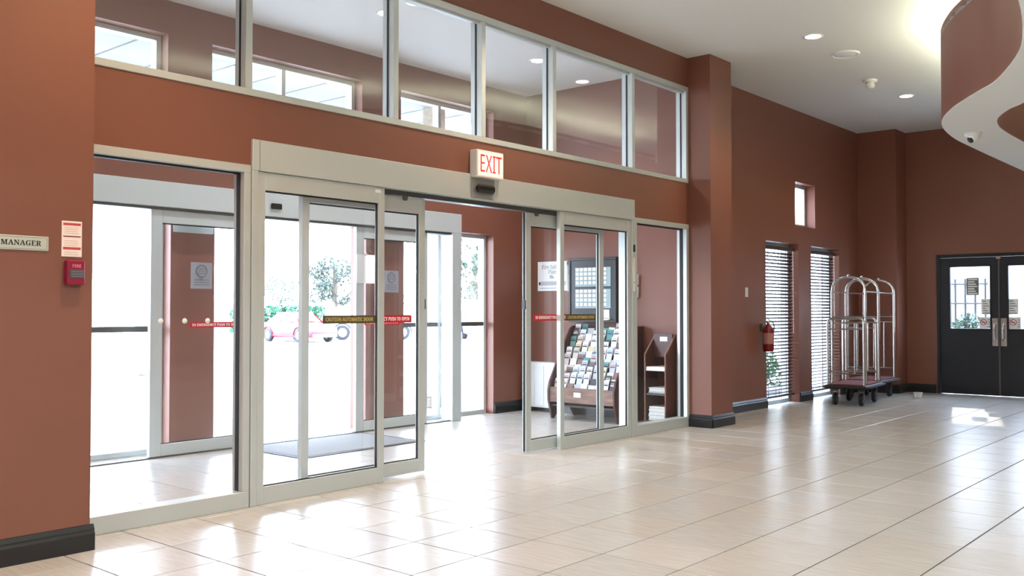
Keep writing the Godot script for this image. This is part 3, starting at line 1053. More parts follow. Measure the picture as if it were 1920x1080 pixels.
# ---------------------------------------------------------------- things on the lobby walls
func wall_things() -> void:
	var zl := 0.30
	# manager sign
	var t := thing("manager_sign", "pale green MANAGER name plate with a fine border on the left wall", "sign", Vector3(1.80, 1.612, zl))
	box_obj("plate", mat("plate_green", C8(196, 202, 188), 0.35, 0.2), t, -0.33, 0.332, -0.037, 0.037, 0.0, 0.008, 0.003)
	var st := new_st()
	for s in [-1.0, 1.0]:
		bx(st, -0.322, 0.322, s * 0.0295 - 0.0008, s * 0.0295 + 0.0008, 0.008, 0.0088)
		bx(st, s * 0.322 - 0.0008, s * 0.322 + 0.0008, -0.0295, 0.0295, 0.008, 0.0088)
	obj("border_line", st, mats["grey_ink"], t)
	text("lettering", "MANAGER", 0.026, mats["ink"], t, T(0.195, 0.0, 0.0085), "Droid Serif", 1.0, 0.001, 700)
	# notice card
	t = thing("notice_card", "white card with three red bands above the fire alarm on the left wall", "notice", Vector3(2.252, 1.645, zl))
	box_obj("card", mat("card_pink", C8(244, 226, 216), 0.5), t, -0.053, 0.053, -0.094, 0.094, 0.0, 0.004, 0.001)
	for y in [0.071, -0.056]:
		box_obj("red_band", mat("band_red", C8(190, 74, 66), 0.6), t, -0.046, 0.046, y, y + 0.013, 0.004, 0.0046)
	st = new_st()
	bx(st, -0.046, 0.046, 0.010, 0.016, 0.004, 0.0046)
	obj("dark_band", st, mat("band_dark", C8(110, 36, 38), 0.6), t)
	st = new_st()
	for y in [0.028, 0.038, 0.048, 0.058, -0.034, -0.023, -0.012, -0.083, -0.072]:
		box_obj("print_line", mat("print_pale", C8(196, 170, 160), 0.7), t, -0.04, 0.024 + 0.4 * fmod(absf(y), 0.03), y, y + 0.0025, 0.004, 0.0044)
	# fire alarm
	t = thing("fire_alarm", "red fire alarm pull box with a grey middle on the left wall", "alarm", Vector3(2.258, 1.468, zl))
	box_obj("housing", mats["red_plastic"], t, -0.046, 0.046, -0.064, 0.064, 0.0, 0.05, 0.006)
	box_obj("pull_bar", mat("alarm_grey", C8(78, 76, 84), 0.5), t, -0.036, 0.038, -0.03, 0.014, 0.048, 0.054, 0.003)
	st = new_st()
	for k in 3:
		bx(st, -0.03, 0.03, -0.022 + k * 0.012, -0.018 + k * 0.012, 0.054, 0.0555)
	obj("grip_line", st, mats["grey_ink"], t)
	text("lettering", "FIRE", 0.016, mat("alarm_pale", C8(214, 120, 130), 0.5), t, T(0, 0.034, 0.0505), "Droid Sans", 1.0, 0.001, 700)
	# exit sign
	t = thing("exit_sign", "white lit EXIT sign with red letters above the sliding doors", "sign", Vector3(5.79, 2.475, 0.0))
	box_obj("housing", mats["plastic_white"], t, -0.165, 0.165, -0.112, 0.112, 0.0, 0.085, 0.006)
	box_obj("face", glow("exit_face", C8(255, 212, 198), 0.5), t, -0.15, 0.15, -0.098, 0.098, 0.085, 0.0865)
	text("lettering", "EXIT", 0.142, glow("exit_red", Color(0.92, 0.09, 0.09), 0.7), t, T(0.0, 0.0, 0.087), "Droid Sans", 0.72, 0.002, 400)
	var l := OmniLight3D.new()
	l.name = "exit_light"
	l.light_color = Color(1.0, 0.4, 0.35)
	l.light_energy = 0.02
	l.light_size = 0.05
	l.omni_range = 10.0
	l.omni_attenuation = 2.0
	l.shadow_enabled = true
	l.position = Vector3(0, 0, 0.15)
	t.add_child(l)
	# motion sensor on the header
	t = thing("motion_sensor", "black motion sensor on a grey bracket under the exit sign", "sensor", Vector3(5.76, 2.262, 0.022))
	box_obj("bracket", mat("bracket_grey", C8(150, 150, 146), 0.5, 0.2), t, -0.142, 0.142, -0.07, 0.10, 0.0, 0.006, 0.002)
	st = new_st()
	bx(st, -0.10, 0.112, -0.022, 0.046, 0.006, 0.055, 0.018)
	obj("sensor_head", st, mats["plastic_black"], t)
	# light switch
	t = thing("light_switch", "small white switch plate on the wall left of the first blind", "switch", Vector3(10.985, 1.50, ZB))
	box_obj("plate", mats["plastic_white"], t, -0.038, 0.038, -0.06, 0.06, 0.0, 0.006, 0.003)
	box_obj("rocker", mats["plastic_white"], t, -0.016, 0.016, -0.033, 0.033, 0.006, 0.011, 0.003)
	# fire extinguisher
	t = thing("fire_extinguisher", "red fire extinguisher hanging on the wall left of the first venetian blind", "extinguisher", Vector3(11.37, 0.74, ZB + 0.11))
	st = new_st()
	lathe(st, [Vector2(0.0, 0.0), Vector2(0.06, 0.0), Vector2(0.068, 0.012), Vector2(0.07, 0.03), Vector2(0.07, 0.27), Vector2(0.064, 0.30), Vector2(0.045, 0.325), Vector2(0.022, 0.335), Vector2(0.022, 0.36), Vector2(0.0, 0.36)], 24)
	obj("cylinder", st, mats["red_paint"], t)
	st = new_st()
	lathe(st, [Vector2(0.0708, 0.10), Vector2(0.0708, 0.24)], 24)
	obj("label_wrap", st, mat("ext_label", C8(170, 120, 110), 0.6), t)
	st = new_st()
	bx(st, -0.018, 0.018, 0.355, 0.39, -0.018, 0.018, 0.004)
	box(st, Vector3(-0.05, 0.40, 0), Vector3(0.11, 0.010, 0.02), 0.003, Transform3D(Basis(Vector3(0, 0, 1), -0.25), Vector3(0, 0, 0)))
	box(st, Vector3(-0.05, 0.372, 0), Vector3(0.10, 0.008, 0.018), 0.003)
	obj("valve_handle", st, mats["steel"], t)
	st = new_st()
	tube(st, smooth_path([Vector3(0.015, 0.37, 0.0), Vector3(0.07, 0.385, 0.02), Vector3(0.10, 0.33, 0.03), Vector3(0.092, 0.2, 0.03), Vector3(0.085, 0.1, 0.03)], 6), 0.008, 8)
	obj("hose", st, mats["rubber"], t)
	st = new_st()
	bx(st, -0.02, 0.02, 0.26, 0.36, -0.11, -0.07, 0.003)
	obj("wall_bracket", st, mats["aluminium_dark"], t)
	# little cup on the floor
	t = thing("plastic_cup", "small clear cup standing on the floor by the left edge of the black doors", "cup", Vector3(14.15, 0.0, 0.86))
	st = new_st()
	lathe(st, [Vector2(0.0, 0.0), Vector2(0.042, 0.0), Vector2(0.06, 0.085), Vector2(0.057, 0.085), Vector2(0.04, 0.004), Vector2(0.0, 0.004)], 24)
	obj("cup_body", st, mat("cup_milky", C8(206, 204, 200), 0.3), t)
	st = new_st()
	lathe(st, [Vector2(0.057, 0.083), Vector2(0.064, 0.083), Vector2(0.064, 0.09), Vector2(0.057, 0.09)], 24)
	obj("rim", st, mats["plastic_white"], t)

# ---------------------------------------------------------------- things in the vestibule
# depth d from the right vestibule wall, y, along z
func wall_xf(z: float) -> Transform3D:
	# local x = away from the wall (-X), y up, local z along +Z
	return Transform3D(Basis(Vector3(-1, 0, 0), Vector3(0, 1, 0), Vector3(0, 0, 1)), Vector3(0, 0, z))

func vestibule_things() -> void:
	brochure_rack()
	newspaper_rack()
	# directory board with two rows of lit panels
	var t := thing("directory_board", "dark framed board with rows of pale cards on the wall above the brochure rack", "board", Vector3(XV, 1.515, -1.325))
	var D: Material = mats["dark_board"]
	var st := new_st()
	bx(st, -0.15, 0.0, -0.385, 0.385, -0.35, 0.35, 0.006)
	obj("case", st, D, t)
	st = new_st()
	for s in [-1.0, 1.0]:
		bx(st, -0.162, -0.15, s * 0.37 - 0.015, s * 0.37 + 0.015, -0.35, 0.35, 0.003)
		bx(st, -0.162, -0.15, -0.355, 0.355, s * 0.335 - 0.015, s * 0.335 + 0.015, 0.003)
	obj("frame", st, D, t)
	for q in [[0.04, 0.27, -0.25, 0.06], [0.04, 0.27, 0.09, 0.27], [-0.22, 0.01, -0.25, 0.06], [-0.22, 0.01, 0.09, 0.27]]:
		var p := box_obj("card_tray", mat("tray_grey", C8(150, 172, 172), 0.4), t, -0.156, -0.15, q[0], q[1], q[2], q[3], 0.002)
		var n := int((q[3] - q[2]) / 0.062)
		for i in n:
			for j in 4:
				var y: float = q[0] + 0.028 + j * 0.053
				var z: float = q[2] + 0.012 + i * 0.062
				box_obj("card", mats["paper"], p, -0.160, -0.156, y, y + 0.036, z, z + 0.044)
	box_obj("white_panel", mats["paper"], t, -0.156, -0.15, -0.335, -0.235, 0.11, 0.25, 0.002)
	st = new_st()
	tube(st, smooth_path([Vector3(-0.165, -0.36, 0.10), Vector3(-0.185, -0.355, 0.12), Vector3(-0.185, -0.35, 0.24), Vector3(-0.165, -0.345, 0.26)], 4), 0.012, 8)
	obj("handset", st, mats["plastic_white"], t)
	# fire safety plan
	t = thing("fire_safety_poster", "white fire safety plan poster on the vestibule wall left of the dark board", "poster", Vector3(XV, 1.70, -2.045))
	box_obj("sheet", mats["paper"], t, -0.006, 0.0, -0.185, 0.185, -0.235, 0.235, 0.001)
	var face := Basis(Vector3(0, 0, 1), Vector3(0, 1, 0), Vector3(-1, 0, 0))
	text("title_lettering", "Fire Safety", 0.046, mats["grey_ink"], t, Transform3D(face, Vector3(-0.007, 0.115, -0.01)), "Droid Serif", 0.95, 0.001)
	text("title_lettering", "Plan", 0.046, mats["grey_ink"], t, Transform3D(face, Vector3(-0.007, 0.055, 0.0)), "Droid Serif", 0.95, 0.001)
	st = new_st()
	bx(st, -0.0075, -0.006, -0.115, -0.065, -0.19, 0.215)
	obj("grey_band", st, mat("band_grey", C8(196, 192, 196), 0.7), t)
	for q in [[-0.110, -0.072, -0.215, -0.19], [-0.03, 0.0, 0.13, 0.165], [0.0, 0.018, 0.14, 0.155], [-0.025, -0.019, -0.04, 0.03], [-0.01, -0.004, -0.04, 0.018], [0.005, 0.011, -0.04, 0.006]]:
		box_obj("print_mark", mats["ink"], t, -0.0085, -0.006, q[0], q[1], q[2], q[3])
	st = new_st()
	bx(st, -0.0075, -0.006, -0.152, -0.147, -0.19, 0.19)
	obj("caption_line", st, mats["grey_ink"], t)
	# smaller notice
	t = thing("paper_notice", "narrow white paper notice between the fire plan poster and the dark board", "notice", Vector3(XV, 1.67, -1.765))
	box_obj("sheet", mats["paper"], t, -0.004, 0.0, -0.165, 0.165, -0.04, 0.04, 0.001)
	for k in 3:
		box_obj("print_mark", mats["ink"], t, -0.005, -0.004, 0.05 + 0.025 * k, 0.065 + 0.025 * k, -0.03, -0.005 + 0.008 * k)
	st = new_st()
	bx(st, -0.03, 0.0, -0.02, 0.02, -0.035, 0.035, 0.003)
	obj("holder", st, D, t, T(0, 0.185, 0))
	# intercom
	t = thing("wall_intercom", "long white wall intercom beside the dark board seen through the right sidelight", "intercom", Vector3(XV, 1.555, -0.785))
	st = new_st()
	bx(st, -0.05, 0.0, 0.01, 0.135, -0.032, 0.032, 0.008)
	obj("upper_body", st, mats["plastic_white"], t)
	st = new_st()
	bx(st, -0.045, 0.0, -0.135, -0.005, -0.030, 0.030, 0.008)
	obj("lower_body", st, mats["plastic_white"], t)
	# heater
	t = thing("wall_heater", "white slotted wall heater left of the brochure rack", "heater", Vector3(XV, 0.0, -2.165))
	box_obj("casing", mats["white_paint"], t, -0.11, 0.0, 0.055, 0.62, -0.235, 0.235, 0.006)
	for k in 3:
		box_obj("front_panel", mats["white_paint"], t, -0.118, -0.11, 0.075, 0.585, -0.225 + k * 0.152, -0.083 + k * 0.152, 0.003)
	st = new_st()
	for k in 12:
		bx(st, -0.1, -0.02, 0.618, 0.626, -0.21 + k * 0.036, -0.20 + k * 0.036)
	obj("grille", st, mats["aluminium"], t)
	box_obj("foot", D, t, -0.09, -0.02, 0.0, 0.055, -0.2, -0.17)
	box_obj("foot", D, t, -0.09, -0.02, 0.0, 0.055, 0.17, 0.2)
	# floor mat
	t = thing("floor_mat", "grey ribbed entrance mat on the vestibule floor in front of the outer doors", "mat", Vector3(5.73, 0.0, -1.83))
	box_obj("pile", mats["mat_grey"], t, -0.72, 0.66, 0.0, 0.009, -0.42, 0.44, 0.004)
	st = new_st()
	for s in [-1.0, 1.0]:
		bx(st, -0.76, 0.70, 0.0, 0.006, 0.01 + s * 0.46 - 0.02, 0.01 + s * 0.46 + 0.02, 0.002)
		bx(st, -0.03 + s * 0.71 - 0.02, -0.03 + s * 0.71 + 0.02, 0.0, 0.006, -0.43, 0.45, 0.002)
	obj("rubber_border", st, mats["rubber"], t)
	# paper on the outer door
	t = thing("paper_sheet", "blank white paper sheet taped on the right outer door leaf", "paper", Vector3(6.51, 1.705, -2.328))
	box_obj("sheet", thin_paper(), t, -0.145, 0.145, -0.15, 0.15, 0.0, 0.002)
	box_obj("tape", mat("tape", C8(210, 206, 190), 0.4), t, -0.02, 0.02, 0.135, 0.165, 0.0005, 0.003)

func thin_paper() -> StandardMaterial3D:
	var m := mat("thin_paper", C8(246, 246, 244), 0.8)
	m.backlight_enabled = true
	m.backlight = Color(1.0, 1.0, 1.0)
	return m

func brochure_rack() -> void:
	var zc := -1.16
	var t := thing("brochure_rack", "wide wooden brochure rack packed with leaflets against the vestibule wall", "rack", Vector3(XV, 0.0, zc))
	var hw := 0.475
	var side := PackedVector2Array([Vector2(0.02, 0.0), Vector2(0.12, 0.0), Vector2(0.2, 0.10), Vector2(0.38, 0.14), Vector2(0.52, 0.0), Vector2(0.56, 0.0), Vector2(0.625, 0.22), Vector2(0.63, 0.34), Vector2(0.60, 0.44), Vector2(0.20, 1.05), Vector2(0.15, 1.085), Vector2(0.02, 1.085)])
	for s in [-1.0, 1.0]:
		var st := new_st()
		prism(st, side, (hw - 0.022) if s > 0 else -hw, hw if s > 0 else -hw + 0.022, wall_xf(0))
		obj("side_panel", st, mats["cherry_wood"], t)
	var b := new_st()
	bx(b, -0.61, -0.59, 0.20, 0.375, -hw + 0.022, hw - 0.022, 0.003)
	obj("front_board", b, mats["pale_wood"], t)
	box_obj("name_label", mats["paper"], t, -0.6125, -0.61, 0.27, 0.325, -0.10, -0.0, 0.0005)
	box_obj("back_board", mats["cherry_wood"], t, -0.02, 0.0, 0.16, 1.07, -hw + 0.022, hw - 0.022)
	box_obj("bottom_shelf", mats["dark_board"], t, -0.58, -0.02, 0.15, 0.17, -hw + 0.022, hw - 0.022)
	var rows := 10
	for r in rows:
		var f := float(r) / (rows - 1)
		var d := lerpf(0.565, 0.155, f)
		var y := lerpf(0.30, 0.945, f)
		box_obj("tier_step", mats["dark_board"], t, -d - 0.004, -d + 0.04, y - 0.02, y, -hw + 0.022, hw - 0.022)
	var white := C8(240, 240, 238)
	var cols := [["white", white], ["white", white], ["white", white], ["white", white], ["white", white], ["pale grey", C8(214, 216, 220)], ["pale grey", C8(190, 194, 200)], ["beige", C8(214, 204, 192)], ["pink", C8(224, 206, 206)], ["pale blue", C8(204, 216, 224)], ["teal", C8(92, 152, 146)], ["dark", C8(58, 56, 66)], ["brown", C8(134, 104, 92)], ["cream", C8(226, 216, 178)]]
	var up_card := new_st()
	box(up_card, Vector3(0, 0.076, 0), Vector3(0.008, 0.152, 0.078), 0.001)
	var card := done(up_card)
	var low := new_st()
	box(low, Vector3(0, 0.052, 0), Vector3(0.012, 0.104, 0.09), 0.001)
	var pack := done(low)
	var band := new_st()
	bx(band, -0.0062, -0.0042, 0.092, 0.106, -0.032, 0.032)
	bx(band, -0.0062, -0.0042, 0.118, 0.123, -0.026, 0.026)
	var print_mesh := done(band)
	for r in rows:
		var f := float(r) / (rows - 1)
		var d := lerpf(0.565, 0.155, f)
		var y := lerpf(0.30, 0.945, f)
		for c in 9:
			var k := rng.randi() % cols.size()
			if r == rows - 1 and c == 1:
				k = 10
			if r == 0 and c == 0:
				k = 13
			var tall := rng.randf() < 0.62
			var z := zc - 0.394 + c * 0.0985 + rng.randf_range(-0.004, 0.004)
			var o := Node3D.new()
			o.name = numbered("brochure")
			add_child(o, true)
			o.transform = Transform3D(Basis(Vector3(0, 1, 0), rng.randf_range(-0.04, 0.04)) * Basis(Vector3(0, 0, 1), -0.30) * Basis(Vector3(1, 0, 0), rng.randf_range(-0.04, 0.04)), Vector3(XV - d + 0.004, y + 0.010 + rng.randf_range(0.0, 0.02), z))
			tag(o, "%s brochure, %s from left in the %s row up of the brochure rack" % [cols[k][0], ORD[c], ORD[r]], "brochure", "brochures in the wide wooden rack")
			put("cover", card if tall else pack, mat("brochure_" + cols[k][0].replace(" ", "_"), cols[k][1], 0.45), o)
			if tall:
				var pm: Material = mats["ink"] if rng.randf() < 0.5 else mat("print_%d" % (rng.randi() % 4), [C8(60, 80, 120), C8(130, 60, 60), C8(70, 120, 90), C8(90, 90, 96)][rng.randi() % 4], 0.6)
				put("cover_print", print_mesh, pm if cols[k][0] != "dark" else mats["paper"], o)

func newspaper_rack() -> void:
	var t := thing("newspaper_rack", "narrow wooden newspaper rack with sloped sides right of the brochure rack", "rack", Vector3(XV, 0.0, -0.315))
	var side := PackedVector2Array([Vector2(0.0, 0.0), Vector2(0.37, 0.0), Vector2(0.37, 0.78), Vector2(0.15, 1.0), Vector2(0.0, 1.0)])
	for s in [-1.0, 1.0]:
		var st := new_st()
		prism(st, side, 0.122 if s > 0 else -0.14, 0.14 if s > 0 else -0.122, wall_xf(0))
		var sp := obj("side_panel", st, mats["cherry_wood"], t)
		st = new_st()
		var z: float = 0.131 * s
		tube(st, [Vector3(-0.372, 0.0, z), Vector3(-0.372, 0.78, z), Vector3(-0.152, 1.002, z)], 0.009, 6)
		obj("edge_band", st, mats["pale_wood"], sp)
	box_obj("back_board", mats["cherry_wood"], t, -0.02, 0.0, 0.0, 0.99, -0.122, 0.122)
	var hd := new_st()
	box(hd, Vector3(-0.20, 0.88, 0), Vector3(0.02, 0.26, 0.244), 0.002, Transform3D(Basis(Vector3(0, 0, 1), -0.0), Vector3.ZERO))
	obj("header_board", hd, mats["cherry_wood"], t)
	box_obj("name_label", mats["paper"], t, -0.213, -0.21, 0.925, 0.975, -0.035, 0.06)
	for y in [0.60, 0.33, 0.03]:
		box_obj("shelf", mats["dark_board"] if y < 0.5 else mats["plastic_white"], t, -0.365, -0.02, y, y + (0.045 if y > 0.5 else 0.02), -0.122, 0.122, 0.002)
	var lab := ["white newspapers on the middle shelf of the newspaper rack", "white newspapers piled on the bottom shelf of the newspaper rack"]
	for k in 2:
		var y: float = [0.35, 0.05][k]
		var n: int = [5, 12][k]
		for i in n:
			var st := new_st()
			box(st, Vector3.ZERO, Vector3(0.30 + rng.randf() * 0.02, 0.0125, 0.21), 0.004)
			var o := obj("newspaper", st, mat("newsprint_%d" % (i % 3), [C8(232, 232, 228), C8(214, 214, 212), C8(242, 241, 236)][i % 3], 0.85), null, Transform3D(Basis(Vector3.UP, rng.randf_range(-0.03, 0.03)), Vector3(XV - 0.19 + rng.randf_range(-0.006, 0.006), y + 0.0065 + i * 0.0128, -0.315 + rng.randf_range(-0.005, 0.005))))
			tag(o, "folded newspaper, %s up in the stack on the %s shelf of newspaper rack" % [ORD[i], ["middle", "bottom"][k]], "newspaper", lab[k])

# ---------------------------------------------------------------- luggage carts
func make_cart(label: String, at: Vector3, turn: float) -> void:
	var t := thing("luggage_cart", label, "luggage cart", at, turn, "chrome luggage carts")
	var S: Material = mats["steel"]
	var L := 0.46
	var W := 0.26
	var st := new_st()
	bx(st, -L, L, 0.225, 0.275, -W, W, 0.012)
	obj("deck_frame", st, mat("deck_frame", C8(60, 44, 44), 0.5), t)
	st = new_st()
	bx(st, -L + 0.02, L - 0.02, 0.275, 0.29, -W + 0.02, W - 0.02, 0.006)
	obj("deck_carpet", st, mats["deck_carpet"], t)
	st = new_st()
	var ring := []
	for q in [[1, 1, 0.0], [-1, 1, 90.0], [-1, -1, 180.0], [1, -1, 270.0]]:
		for k in 5:
			var a := deg_to_rad(q[2] + k * 22.5)
			ring.append(Vector3(q[0] * (L - 0.03) + 0.055 * cos(a), 0.25, q[1] * (W - 0.03) + 0.055 * sin(a)))
	tube(st, ring, 0.018, 8, true)
	obj("bumper", st, mats["rubber"], t)
	# birdcage: two tall arches joined at the top
	for x in [-0.28, 0.40]:
		st = new_st()
		var pts := [Vector3(x, 0.28, -0.22), Vector3(x, 1.52, -0.22)]
		for k in range(1, 9):
			var a := PI * k / 9.0
			pts.append(Vector3(x, 1.55 + 0.17 * sin(a), -0.22 * cos(a)))
		pts.append_array([Vector3(x, 1.52, 0.22), Vector3(x, 0.28, 0.22)])
		tube(st, pts, 0.016, 8)
		obj("arch", st, S, t)
		st = new_st()
		tube(st, [Vector3(x, 1.18, -0.22), Vector3(x, 1.18, 0.22)], 0.011, 6)
		tube(st, [Vector3(x, 0.42, -0.22), Vector3(x, 0.42, 0.22)], 0.011, 6)
		tube(st, [Vector3(x, 1.10, -0.22), Vector3(x, 1.10, 0.22)], 0.011, 6)
		for z in [-0.075, 0.075]:
			tube(st, [Vector3(x, 0.42, z), Vector3(x, 1.10, z)], 0.010, 6)
		obj("arch_grille", st, S, t)
	st = new_st()
	tube(st, [Vector3(-0.28, 1.72, 0), Vector3(0.40, 1.72, 0)], 0.014, 8)
	tube(st, [Vector3(-0.28, 1.52, -0.22), Vector3(0.40, 1.52, -0.22)], 0.012, 8)
	tube(st, [Vector3(-0.28, 1.52, 0.22), Vector3(0.40, 1.52, 0.22)], 0.012, 8)
	obj("hanger_rail", st, S, t)
	st = new_st()
	lathe(st, [Vector2(0.0, 1.76), Vector2(0.016, 1.752), Vector2(0.022, 1.735), Vector2(0.016, 1.72), Vector2(0.0, 1.715)], 12, T(-0.28, 0, 0))
	lathe(st, [Vector2(0.0, 1.76), Vector2(0.016, 1.752), Vector2(0.022, 1.735), Vector2(0.016, 1.72), Vector2(0.0, 1.715)], 12, T(0.40, 0, 0))
	obj("finial", st, S, t)
	# low push hoop at the front end
	st = new_st()
	var hp := [Vector3(-0.43, 0.28, -0.235), Vector3(-0.43, 1.08, -0.235)]
	for k in 5:
		var a := PI / 2 * k / 4
		hp.append(Vector3(-0.43, 1.10 + 0.06 * sin(a), -0.235 + 0.06 * (1 - cos(a))))
	for k in 5:
		var a := PI / 2 * k / 4
		hp.append(Vector3(-0.43, 1.10 + 0.06 * cos(a), 0.175 + 0.06 * sin(a)))
	hp.append_array([Vector3(-0.43, 1.08, 0.235), Vector3(-0.43, 0.28, 0.235)])
	tube(st, hp, 0.015, 8)
	obj("push_hoop", st, S, t)
	for y in [1.02, 0.46]:
		st = new_st()
		tube(st, [Vector3(-0.43, y, -0.235), Vector3(-0.43, y, 0.235)], 0.010, 6)
		obj("cross_rail", st, S, t)
	for y in [0.46, 1.02, 1.13]:
		for z in [-0.235, 0.235]:
			st = new_st()
			tube(st, [Vector3(-0.43, y, z), Vector3(-0.28, y, z * 0.93)], 0.009, 6)
			obj("side_rail", st, S, t)
	for x in [-0.33, 0.33]:
		for z in [-0.17, 0.17]:
			st = new_st()
			var wx := Transform3D(Basis(Vector3(1, 0, 0), PI / 2), Vector3(x, 0.085, z))
			lathe(st, [Vector2(0.05, -0.022), Vector2(0.078, -0.02), Vector2(0.085, -0.010), Vector2(0.085, 0.010), Vector2(0.078, 0.02), Vector2(0.05, 0.022)], 24, wx)
			var wh := obj("wheel", st, mats["rubber"], t)
			st = new_st()
			lathe(st, [Vector2(0.0, -0.024), Vector2(0.05, -0.02), Vector2(0.05, 0.02), Vector2(0.0, 0.024)], 20, wx)
			obj("hub", st, mats["aluminium_dark"], wh)
			st = new_st()
			bx(st, x - 0.02, x + 0.02, 0.19, 0.225, z - 0.04, z + 0.04, 0.003)
			for s in [-1.0, 1.0]:
				bx(st, x - 0.018, x + 0.018, 0.08, 0.20, z + s * 0.033 - 0.003, z + s * 0.033 + 0.003)
			obj("caster_fork", st, mats["aluminium_dark"], t)

func carts() -> void:
	make_cart("chrome birdcage luggage cart with a red deck beside the right blind, the nearer of two", Vector3(12.84, 0, 0.44), 0.10)
	make_cart("chrome birdcage luggage cart parked behind the first one near the corner pier", Vector3(13.88, 0, 0.27), 0.02)

# ---------------------------------------------------------------- outside
func leaf_cloud(n: int, spots: Array, leaf: float) -> ArrayMesh:
	# leaves of four triangles scattered in balls: spots hold [centre, radius vector]
	var st := new_st()
	for i in n:
		var s: Array = spots[rng.randi() % spots.size()]
		var d := Vector3(rng.randf_range(-1, 1), rng.randf_range(-1, 1), rng.randf_range(-1, 1))
		while d.length() > 1.0:
			d = Vector3(rng.randf_range(-1, 1), rng.randf_range(-1, 1), rng.randf_range(-1, 1))
		d = d.normalized() * pow(d.length(), 0.5)
		var c: Vector3 = s[0] + d * s[1]
		var b := Basis(Vector3(rng.randf_range(-1, 1), rng.randf_range(-1, 1), rng.randf_range(-1, 1)).normalized(), rng.randf() * TAU)
		var l := leaf * rng.randf_range(0.6, 1.3)
		var p := [c + b * Vector3(-l, 0, 0), c + b * Vector3(0, l * 0.12, l * 0.45), c + b * Vector3(l, 0, 0), c + b * Vector3(0, l * 0.12, -l * 0.45)]
		var under := c - b.y
		quad_out(st, p[0], p[1], p[2], p[3], under)
	return done(st)

func leaves_mat(called: String, c: Color) -> StandardMaterial3D:
	var m := mat(called, c, 0.6)
	m.cull_mode = BaseMaterial3D.CULL_DISABLED
	m.backlight_enabled = true
	m.backlight = Color(0.16, 0.2, 0.12)
	return m

func tree(label: String, at: Vector3, h: float, r: float, n: int, leaf: float, m: Material) -> void:
	var t := thing("tree", label, "tree", at, 0.0, "trees beyond the parking area")
	var st := new_st()
	tube(st, smooth_path([Vector3(0, 0, 0), Vector3(0.06, h * 0.25, 0.03), Vector3(-0.04, h * 0.5, 0.0), Vector3(0.02, h * 0.85, 0.05)], 4), 0.09 + h * 0.012, 8)
	var trunk := obj("trunk", st, mat("bark", C8(104, 88, 74), 0.9), t)
	st = new_st()
	for k in 7:
		var a := TAU * k / 7.0 + rng.randf() * 0.5
		var y := h * (0.3 + 0.07 * k)
		tube(st, smooth_path([Vector3(0, y, 0), Vector3(cos(a) * r * 0.4, y + h * 0.1, sin(a) * r * 0.4), Vector3(cos(a) * r * 0.8, y + h * 0.2, sin(a) * r * 0.8)], 3), 0.04, 5)
	obj("branch", st, mats["bark"], trunk)
	var spots := []
	for k in 14:
		var a := rng.randf() * TAU
		var q := rng.randf_range(0.2, 0.8)
		spots.append([Vector3(cos(a) * r * q, h * rng.randf_range(0.38, 0.95), sin(a) * r * q), Vector3(r, r * 0.8, r) * rng.randf_range(0.25, 0.45)])
	var o := put("crown", leaf_cloud(n, spots, leaf), m, t)
	o.set_meta("kind", "stuff")

